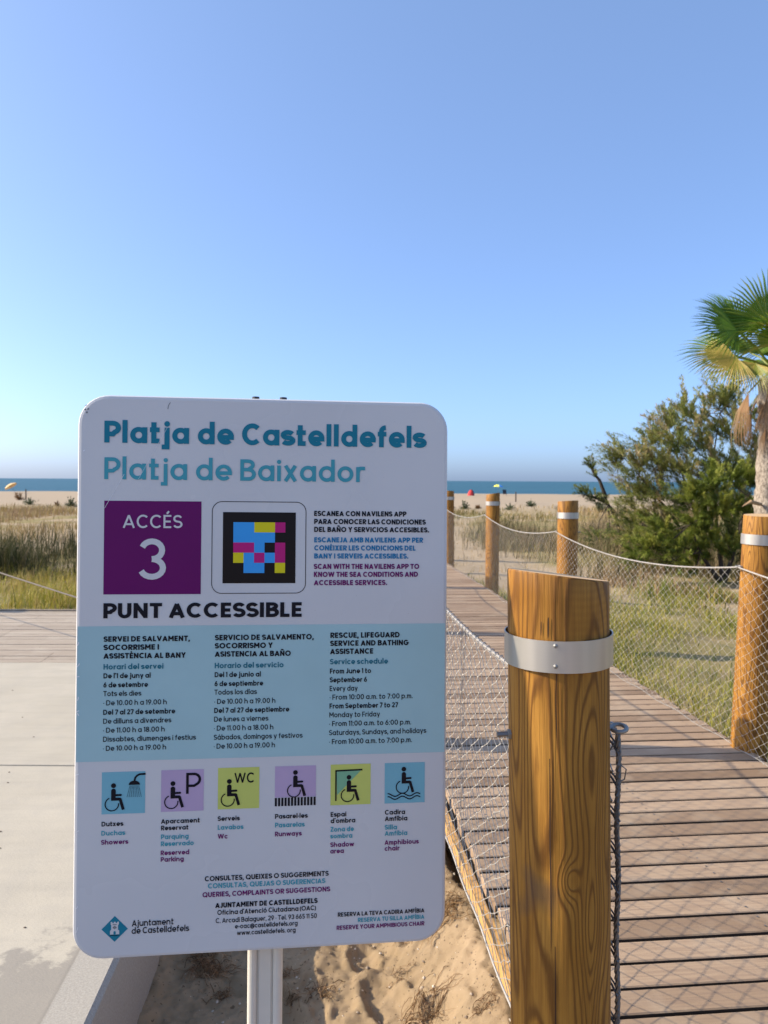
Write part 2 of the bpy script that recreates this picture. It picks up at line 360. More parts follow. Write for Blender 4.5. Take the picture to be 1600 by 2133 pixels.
I = np.arange(nx * ny).reshape(ny, nx); q = np.stack([I[:-1, :-1], I[:-1, 1:], I[1:, 1:], I[1:, :-1]], -1).reshape(-1, 4)
me.loops.add(q.size); me.loops.foreach_set('vertex_index', q.ravel().astype(np.int32)); me.polygons.add(len(q)); me.polygons.foreach_set('loop_start', (np.arange(len(q)) * 4).astype(np.int32))
me.update(calc_edges=True); me.polygons.foreach_set('use_smooth', [True] * len(q))
def veg_amount(x, y):
    tr = x - edge_x(y, DW); tl = x - edge_x(y, 0)
    v = sstep(6.9, 7.6, y) * (1 - sstep(34, 50, y + 10 * vnoise(x * .15, y * .15, 21)))
    v = np.maximum(v, sstep(.0, .15, tr) * (y < 20))
    v = v * (1 - .85 * sstep(.1, .4, tr) * (1 - sstep(1.7, 2.4, tr)) * sstep(8.3, 9.6, y) * (1 - sstep(21, 25, y)))   # bare sandy strip beside the walk
    v = v * (1 - sstep(.55, .68, vnoise(x * .5, y * .5, 22) + .5) * .7 * (y > 8))
    return v * (1 - ((tl > -.02) & (tr < .02)))
va = me.attributes.new('veg', 'FLOAT', 'POINT'); va.data.foreach_set('value', veg_amount(GX, GY).ravel().astype(np.float32))
me.materials.append(M['sand']); ground = tag(link('ground', me), kind='structure', label='pale beach sand with footprints and dune ground running down to the sea')

# sea
m = MB(); ys = [100, 160, 300, 700, 2000, 6000, 40000]
for a, b in zip(ys[:-1], ys[1:]): m.poly([(-40000, a, -.86), (40000, a, -.86), (40000, b, -.86), (-40000, b, -.86)])
tag(m.build('sea', M['sea']), kind='structure', label='calm blue sea along the horizon')

# concrete slab with a control joint
m = MB()
def slab(y0, y1):
    n = 6; xs = []
    vs = []
    for z in (0, -.012, -.55):
        off = .012 if z == 0 else 0
        vs += [(-9, y0 + (off * .3), z), (SLAB_X(y0) - off, y0 + off * .3, z), (SLAB_X(y1) - off, y1 - off * .3, z), (-9, y1 - off * .3, z)]
    m.add(vs, [(0, 1, 2, 3), (4, 5, 1, 0), (5, 6, 2, 1), (6, 7, 3, 2), (7, 4, 0, 3), (8, 9, 5, 4), (9, 10, 6, 5), (10, 11, 7, 6), (11, 8, 4, 7)])
slab(-3, 3.236); slab(3.244, 5.115)
m.box(-9, SLAB_X(3.24) - .01, 3.236, 3.244, -.4, -.012)
tag(m.build('concrete_path', M['concrete']), kind='structure', label='pale concrete path with a raised edge above the sand')

# boardwalk: own frame, x across, y along
bw = empty('boardwalk', DO, (0, 0, math.atan2(-DE.x, DE.y)))
tag(bw, kind='structure', label='boardwalk of narrow weathered planks leading to the beach')
pm = MB(); s = -3.4; pitch = .0955
while s < 26:
    g = .0126 + random.uniform(-.0015, .0025); dz = random.uniform(-.0015, .0015); j0 = random.uniform(-.012, .006); j1 = random.uniform(-.01, .01); tn = min(1, max(0, random.gauss(.5, .3)))
    x0, x1, y0, y1 = j0, DW + j1, s, s + pitch - g; tw = random.uniform(-.0025, .0025); b = .003
    vs = []
    for z, o in ((-.032, 0), (-b, 0), (0, b)):
        vs += [(x0 + o, y0 + o, z + dz), (x1 - o, y0 + o + tw, z + dz), (x1 - o, y1 - o + tw, z + dz), (x0 + o, y1 - o, z + dz)]
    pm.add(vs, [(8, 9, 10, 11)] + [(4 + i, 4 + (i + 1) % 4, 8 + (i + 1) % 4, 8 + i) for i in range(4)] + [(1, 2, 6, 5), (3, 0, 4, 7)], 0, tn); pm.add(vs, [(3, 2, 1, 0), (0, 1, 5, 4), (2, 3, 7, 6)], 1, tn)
    s += pitch
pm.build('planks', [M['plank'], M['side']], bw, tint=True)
sm = MB()
for s0 in np.arange(-3.4, 24, .4777):
    for xx in (.12, .75, 1.38):
        pass
for s_i in range(0, 90):
    for xx in (.10, .74, 1.40):
        for dy in (.022, .066):
            c = (xx + random.uniform(-.006, .006), -3.4 + s_i * pitch + dy, .0016)
            sm.poly([(c[0] + .0035 * math.cos(a), c[1] + .0035 * math.sin(a), c[2]) for a in np.linspace(0, 2 * math.pi, 7)[:-1]])
sm.build('screws', M['dbolt'], bw)
em = MB()
n = 60
for x0, x1 in ((-.036, -.014), (DW + .014, DW + .034)):
    ysl = np.linspace(-3.4, 26, 160); vs = []; fs = []
    for i, yy in enumerate(ysl):
        w = .006 * vnoise(yy * 2.1, 0, 31); zt = -.034 + .010 * vnoise(yy * 1.3, 4, 32) if x0 < 0 else -.036
        vs += [(x0 + w, yy, -.095), (x1 + w, yy, -.095), (x1 + w, yy, zt), (x0 + w, yy, zt)]
        if i: fs += [((i - 1) * 4 + k, (i - 1) * 4 + (k + 1) % 4, i * 4 + (k + 1) % 4, i * 4 + k) for k in range(4)]
    e1 = MB(); e1.add(vs, fs); e1.build('edge_board', M['edge'], bw)
jm = MB()
for xx in (.2, .7, 1.2): jm.box(xx, xx + .06, -3.4, 26, -.17, -.036)
jm.build('joists', M['bark_dark'], bw)

# wooden platform beyond the concrete
wp = empty('wooden_platform', (-.2, 5.125, 0), (0, 0, R(1.2))); tag(wp, kind='structure', label='weathered wooden platform across the end of the concrete path')
pm = MB(); s = 0
while s < 1.93:
    g = .0075 + random.uniform(-.0015, .002); dz = random.uniform(-.0015, .0015); tn = min(1, max(0, random.gauss(.78, .2)))
    xr = edge_x(5.125 + s, 0) + .2 - .02; x = xr
    while x > -7.2:
        xl = x - random.choice((2.4, 3.0, 3.6)); pm.box(max(xl + .004, -7.2), x, s, s + pitch - g, -.032 + dz, dz, 0, min(1, max(0, tn + random.uniform(-.1, .1)))); x = xl
    s += pitch
pm.build('planks', M['pale_plank'], wp, tint=True)
m = MB(); m.box(-7.2, edge_x(7.06, 0) + .2 - .03, s + .002, s + .04, -.2, .012); m.build('edge_board', M['pale_plank'], wp)

# ------------------------------------------------------------------ stroke lettering (geometric sans)
def A(cx, cy, rx, ry, a0, a1, n=None):
    n = n or max(4, int(abs(a1 - a0) / 15))
    return [(cx + rx * math.cos(math.radians(a0 + (a1 - a0) * i / n)), cy + ry * math.sin(math.radians(a0 + (a1 - a0) * i / n))) for i in range(n + 1)]
def glyph(ch, h):
    """-> (advance, strokes); unit = cap height, h = half stroke width"""
    X = .735; AS = 1.05; DS = -.27
    w = .70 if h < .08 else .74                       # bowl width of the lower case
    r = w / 2; ir = r - h; my = X / 2; iy = X / 2 - h + .008
    g = .085 - h * .25                                  # side bearing
    S = []; 
    acc = {'É': 'E', 'È': 'E', 'Ñ': 'N', 'Í': 'I', 'í': 'i', 'á': 'a', 'ó': 'o', 'ñ': 'n'}
    if ch in acc:
        adv, S = glyph(acc[ch], h); S = list(S); low = ch.islower(); c = adv / 2
        if ch == 'í': S = [S[0]]
        y0 = (X if low else 1.0) + .09
        if ch in 'ÉÍíáó': S.append([(c - .05, y0), (c + .10, y0 + .19)])
        elif ch == 'È': S.append([(c + .05, y0), (c - .10, y0 + .19)])
        else: S.append([(c - .19, y0 + .03), (c - .08, y0 + .11), (c + .06, y0 + .05), (c + .19, y0 + .13)])
        return adv, S
    if ch == ' ': return .27, []
    def out(width): return width + 2 * g, [[(p[0] + g, p[1]) for p in st] for st in S]
    L, Rr = h, w - h
    bowl = A(r, my, ir, iy, 0, 360, 28)
    if ch == 'a': S += [bowl, [(Rr, 0), (Rr, X)]]; return out(w)
    if ch == 'b': S += [bowl, [(L, 0), (L, AS)]]; return out(w)
    if ch == 'c': S += [A(r, my, ir, iy, 42, 318)]; return out(w * .88)
    if ch == 'd': S += [bowl, [(Rr, 0), (Rr, AS)]]; return out(w)
    if ch == 'e': S += [A(r, my, ir, iy, 0, 318), [(w, my - h * .3), (L * .9, my - h * .3)]]; return out(w * .97)
    if ch == 'f': S += [[(.17, 0), (.17, AS - .3)] + A(.17 + .2, AS - .3 + .0, .2, .3 - h, 180, 90, 6), [(0, X - h), (.40, X - h)]]; return out(.40)
    if ch == 'g': S += [bowl, [(Rr, X), (Rr, 0)] + A(r, 0, ir, -DS - h, 0, -140, 8)]; return out(w)
    if ch == 'h': S += [[(L, 0), (L, AS)], A(w * .48, X - h - (w * .48 - h), w * .48 - h, w * .48 - h, 180, 0, 10)[:] + [(w * .96 - h, 0)]]; return out(w * .96)
    if ch == 'i': S += [[(h, 0), (h, X)], ('dot', h, X + .17, h * 1.18)]; return out2(S, 2 * h, g)
    if ch == 'j': S += [[(.10 + h, X), (.10 + h, DS + h), (-.02, DS + h)], ('dot', .10 + h, X + .17, h * 1.18)]; return out2(S, .10 + 2 * h, g)
    if ch == 'k': S += [[(L, 0), (L, AS)], [(.62, X), (L + h, .31)], [(.24, .44), (.66, 0)]]; return out(.62)
    if ch == 'l': S += [[(h, 0), (h, AS)]]; return out(2 * h)
    if ch == 'm':
        q = .30 + h * .6; rr = (q) / 2 + .0
        S += [[(L, 0), (L, X)]]
        for k in (0, 1):
            x0 = L + k * q; S.append(A(x0 + q / 2, X - h - q / 2 + .02, q / 2, q / 2 - .02, 180, 0, 8) + [(x0 + q, 0)])
        return out(L + 2 * q + h)
    if ch == 'n': S += [[(L, 0), (L, X)], A(w * .48, X - h - (w * .48 - h), w * .48 - h, w * .48 - h, 180, 0, 10) + [(w * .96 - h, 0)]]; return out(w * .96)
    if ch == 'o': S += [bowl]; return out(w)
    if ch == 'p': S += [bowl, [(L, DS), (L, X)]]; return out(w)
    if ch == 'q': S += [bowl, [(Rr, DS), (Rr, X)]]; return out(w)
    if ch == 'r': S += [[(L, 0), (L, X - .02)], [(L, X - .30), (L + .03, X - .16), (L + .12, X - h), (.42, X - h)]]; return out(.40)
    if ch == 's': ry = (X - 2 * h) / 4; rx = .25 - h * .3; c = .27; S += [A(c, X - h - ry, rx, ry, 25, 270, 12) + A(c, h + ry, rx + .01, ry, 90, -155, 12)[1:]]; return out(.54)
    if ch == 't': S += [[(.17, AS - .08), (.17, h), (.42, h)], [(0, X - h), (.42, X - h)]]; return out(.42)
    if ch == 'u': S += [[(Rr * .97, X), (Rr * .97, 0)], [(L, X), (L, w * .48)] + A(w * .48, w * .48 - .01, w * .48 - h, w * .48 - h, 180, 360, 10)]; return out(w * .97)
    if ch == 'v': S += [[(h * .9, X), (.33, h * .4)], [(.33, h * .4), (.66 - h * .9, X)]]; return out(.66)
    if ch == 'w': S += [[(h * .9, X), (.27, h * .3)], [(.27, h * .3), (.49, X - h * .5)], [(.49, X - h * .5), (.71, h * .3)], [(.71, h * .3), (.98 - h * .9, X)]]; return out(.98)
    if ch == 'x': S += [[(h, 0), (.62 - h, X)], [(h, X), (.62 - h, 0)]]; return out(.62)
    if ch == 'y': S += [[(h * .9, X), (.33, h * .4)], [(.66 - h * .9, X), (.24, DS)]]; return out(.66)
    if ch == 'z': S += [[(.02, X - h), (.54, X - h)], [(.50, X - h), (.06, h)], [(.02, h), (.56, h)]]; return out(.57)
    # capitals
    if ch == 'A': S += [[(h * .8, 0), (.42, 1 - h * .6)], [(.42, 1 - h * .6), (.84 - h * .8, 0)], [(.17, .28), (.67, .28)]]; return out(.84)
    if ch == 'B': S += [[(L, 0), (L, 1)], [(L, 1 - h), (.36, 1 - h)] + A(.36, .755 - h * .1, .24 - h * .3, .245 - h * .9, 90, -90, 8)[1:-1] + [(.36, .52), (L, .52)], [(.38, .52)] + A(.38, .26 + h * .5, .28 - h * .4, .26 - h * .5, 90, -90, 8)[1:-1] + [(.38, h), (L, h)]]; return out(.68)
    if ch == 'C': S += [A(.46, .5, .46 - h, .51 - h, 45, 315, 22)]; return out(.82)
    if ch == 'D': S += [[(L, 0), (L, 1)], [(L, 1 - h), (.34, 1 - h)] + A(.34, .5, .46 - h, .5 - h, 90, -90, 14)[1:-1] + [(.34, h), (L, h)]]; return out(.80)
    if ch == 'E': S += [[(L, 0), (L, 1)], [(L, 1 - h), (.56, 1 - h)], [(L, .5), (.52, .5)], [(L, h), (.56, h)]]; return out(.58)
    if ch == 'F': S += [[(L, 0), (L, 1)], [(L, 1 - h), (.56, 1 - h)], [(L, .48), (.52, .48)]]; return out(.56)
    if ch == 'G': S += [A(.46, .5, .46 - h, .51 - h, 45, 352, 24), [(.50, .47), (.92, .47)]]; return out(.92)
    if ch == 'H': S += [[(L, 0), (L, 1)], [(.74 - h, 0), (.74 - h, 1)], [(L, .5), (.74 - h, .5)]]; return out(.74)
    if ch == 'I': S += [[(h, 0), (h, 1)]]; return out(2 * h)
    if ch == 'J': S += [[(.48 - h, 1), (.48 - h, .26)] + A(.24, .26, .24 - h, .27 - h, 0, -165, 8)]; return out(.48)
    if ch == 'K': S += [[(L, 0), (L, 1)], [(.70 - h, 1), (L + h * .5, .42)], [(.27, .60), (.72 - h, 0)]]; return out(.70)
    if ch == 'L': S += [[(L, 0), (L, 1)], [(L, h), (.52, h)]]; return out(.53)
    if ch == 'M': S += [[(L, 0), (L, 1)], [(.90 - h, 0), (.90 - h, 1)], [(L, 1 - h * .4), (.45, .34)], [(.45, .34), (.90 - h, 1 - h * .4)]]; return out(.90)
    if ch == 'N': S += [[(L, 0), (L, 1)], [(.76 - h, 0), (.76 - h, 1)], [(L, 1 - h * .6), (.76 - h, h * .6)]]; return out(.76)
    if ch == 'O': S += [A(.49, .5, .49 - h, .51 - h, 0, 360, 32)]; return out(.98)
    if ch == 'P': S += [[(L, 0), (L, 1)], [(L, 1 - h), (.37, 1 - h)] + A(.37, .68, .29 - h * .5, .32 - h, 90, -90, 10)[1:-1] + [(.37, .36 + h * .3), (L, .36 + h * .3)]]; return out(.66)
    if ch == 'Q': S += [A(.49, .5, .49 - h, .51 - h, 0, 360, 32), [(.58, .28), (.92, .0)]]; return out(.98)
    if ch == 'R': S += [[(L, 0), (L, 1)], [(L, 1 - h), (.37, 1 - h)] + A(.37, .69, .29 - h * .5, .31 - h, 90, -90, 10)[1:-1] + [(.37, .39 + h * .3), (L, .39 + h * .3)], [(.33, .40), (.66 - h * .5, 0)]]; return out(.67)
    if ch == 'S': ry = (1 - 2 * h) / 4; rx = .29 - h * .5; S += [A(.31, 1 - h - ry, rx, ry, 22, 270, 14) + A(.31, h + ry, rx + .02, ry, 90, -158, 14)[1:]]; return out(.62)
    if ch == 'T': S += [[(.33, 0), (.33, 1)], [(0, 1 - h), (.66, 1 - h)]]; return out(.66)
    if ch == 'U': S += [[(L, 1), (L, .36)] + A(.36, .36, .36 - h, .37 - h, 180, 360, 12) + [(.72 - h, 1)]]; return out(.72)
    if ch == 'V': S += [[(h * .8, 1), (.40, h * .5)], [(.40, h * .5), (.80 - h * .8, 1)]]; return out(.80)
    if ch == 'W': S += [[(h * .8, 1), (.33, h * .3)], [(.33, h * .3), (.60, 1 - h * .3)], [(.60, 1 - h * .3), (.87, h * .3)], [(.87, h * .3), (1.2 - h * .8, 1)]]; return out(1.2)
    if ch == 'X': S += [[(h, 0), (.74 - h, 1)], [(h, 1), (.74 - h, 0)]]; return out(.74)
    if ch == 'Y': S += [[(h * .8, 1), (.37, .44)], [(.74 - h * .8, 1), (.37, .44)], [(.37, .48), (.37, 0)]]; return out(.74)
    if ch == 'Z': S += [[(.03, 1 - h), (.62, 1 - h)], [(.60, 1 - h), (.06, h)], [(.02, h), (.66, h)]]; return out(.66)
    # figures and points
    if ch == '0': S += [A(.34, .5, .34 - h, .51 - h, 0, 360, 26)]; return out(.68)
    if ch == '1': S += [[(.28 - h, 0), (.28 - h, 1)], [(.0, .80), (.28 - h, 1 - h)]]; return out(.28)
    if ch == '2': S += [A(.30, 1 - .30, .28 - h * .5, .30 - h, 165, -38, 12) + [(.05, h)], [(.03, h), (.60, h)]]; return out(.60)
    if ch == '3': ry = (1 - 2 * h) / 4; S += [A(.29, 1 - h - ry, .26 - h * .3, ry, 160, -90, 14), A(.29, h + ry, .29 - h * .4, ry, 90, -160, 14)]; return out(.60)
    if ch == '5': S += [[(.54, 1 - h), (.14, 1 - h), (.11, .56)], [(.11, .56)] + A(.28, .31, .29 - h * .5, .32 - h, 120, -155, 12)]; return out(.58)
    if ch == '6': S += [A(.32, .33, .32 - h, .34 - h, 0, 360, 22), [(.44, 1), (.10 + h * .2, .48)]]; return out(.64)
    if ch == '7': S += [[(.02, 1 - h), (.56, 1 - h)], [(.53, 1 - h), (.18, 0)]]; return out(.56)
    if ch == '8': S += [A(.31, .74, .25 - h * .4, .27 - h, 0, 360, 20), A(.31, .27, .31 - h * .6, .28 - h, 0, 360, 20)]; return out(.62)
    if ch == '9': S += [A(.32, .67, .32 - h, .34 - h, 0, 360, 22), [(.20, 0), (.54 - h * .2, .52)]]; return out(.64)
    if ch == '.': return out2([('dot', h, h, h * 1.15)], 2 * h, g)
    if ch == ',': return out2([[(h * 1.2, h * 1.8), (h * .3, -.15)]], 2 * h, g)
    if ch == ':': return out2([('dot', h, h, h * 1.15), ('dot', h, X - h, h * 1.15)], 2 * h, g)
    if ch == '·': return out2([('dot', h, .40, h * 1.1)], 2 * h, g)
    if ch == '’': return out2([[(h * 1.2, 1.02), (h * .4, .78)]], 2 * h, g * .5)
    if ch == '´': return out2([[(.02, .84), (.15, 1.02)]], .16, g * .7)
    if ch == '-': S += [[(0, .36), (.34, .36)]]; return out(.34)
    if ch == '(': S += [A(.5, .38, .48, .64, 130, 230, 6)]; return out(.2)
    if ch == ')': S += [A(-.28, .38, .48, .64, 50, -50, 6)]; return out(.2)
    if ch == '@': S += [A(.5, .36, .46, .48, -55, 300, 22), A(.48, .36, .2, .22, 0, 360, 14), [(.69, .56), (.69, .2), (.86, .16)]]; return out(1.0)
    return .5, []
def out2(S, width, g):
    o = []
    for st in S: o.append(('dot', st[1] + g, st[2], st[3]) if st[0] == 'dot' else [(p[0] + g, p[1]) for p in st])
    return width + 2 * g, o
def ribbon(mb, pts, hw, z, mi, T):
    """flat stroke of half-width hw along pts (own units), T maps (x, y) -> (u, v)"""
    pts = [p for i, p in enumerate(pts) if i == 0 or math.hypot(p[0] - pts[i - 1][0], p[1] - pts[i - 1][1]) > 1e-7]
    closed = len(pts) > 3 and math.hypot(pts[0][0] - pts[-1][0], pts[0][1] - pts[-1][1]) < 1e-6
    P = pts[:-1] if closed else pts; n = len(P); Lp, Rp = [], []
    for i in range(n):
        a = P[i - 1] if (i > 0 or closed) else None; b = P[i]; c = P[(i + 1) % n] if (i < n - 1 or closed) else None
        ds = []
        for p, q in ((a, b), (b, c)):
            if p is None or q is None: continue
            l = math.hypot(q[0] - p[0], q[1] - p[1]) or 1e-9; ds.append(((q[0] - p[0]) / l, (q[1] - p[1]) / l))
        dx = sum(d[0] for d in ds); dy = sum(d[1] for d in ds); l = math.hypot(dx, dy) or 1e-9; dx /= l; dy /= l
        k = hw / max(.45, dx * ds[0][0] + dy * ds[0][1])
        Lp.append(T(b[0] - dy * k, b[1] + dx * k)); Rp.append(T(b[0] + dy * k, b[1] - dx * k))
    vs = [(u, z, v) for u, v in Lp] + [(u, z, v) for u, v in Rp]
    rng_ = range(n) if closed else range(n - 1)
    mb.add(vs, [(n + i, n + (i + 1) % n, (i + 1) % n, i) for i in rng_], mi)
def disc(mb, cx, cy, r, z, mi, T, n=16): mb.poly([(lambda q: (q[0], z, q[1]))(T(cx + r * math.cos(2 * math.pi * k / n), cy + r * math.sin(2 * math.pi * k / n))) for k in range(n)], mi)
def write(mb, txt, u, v, width, cap, wt, mi, z):
    h = wt / 2; x = 0; items = []
    for ch in txt:
        adv, st = glyph(ch, h); items.append((x, st)); x += adv
    g = .085 - h * .25; tot = x - 2 * g; sx = width / tot
    for x0, st in items:
        zz = z
        for q in st:
            if q[0] == 'dot': disc(mb, 0, 0, 1, zz, mi, lambda a, b, q=q: (u + (x0 + q[1] - g) * sx + a * q[3] * cap, v + (q[2] + b * q[3]) * cap), 12)
            else: ribbon(mb, q, h * min(1.15, max(.8, sx / cap)) if False else h, zz, mi, lambda a, b: (u + (x0 + a - g) * sx, v + b * cap))
            zz -= 2e-5

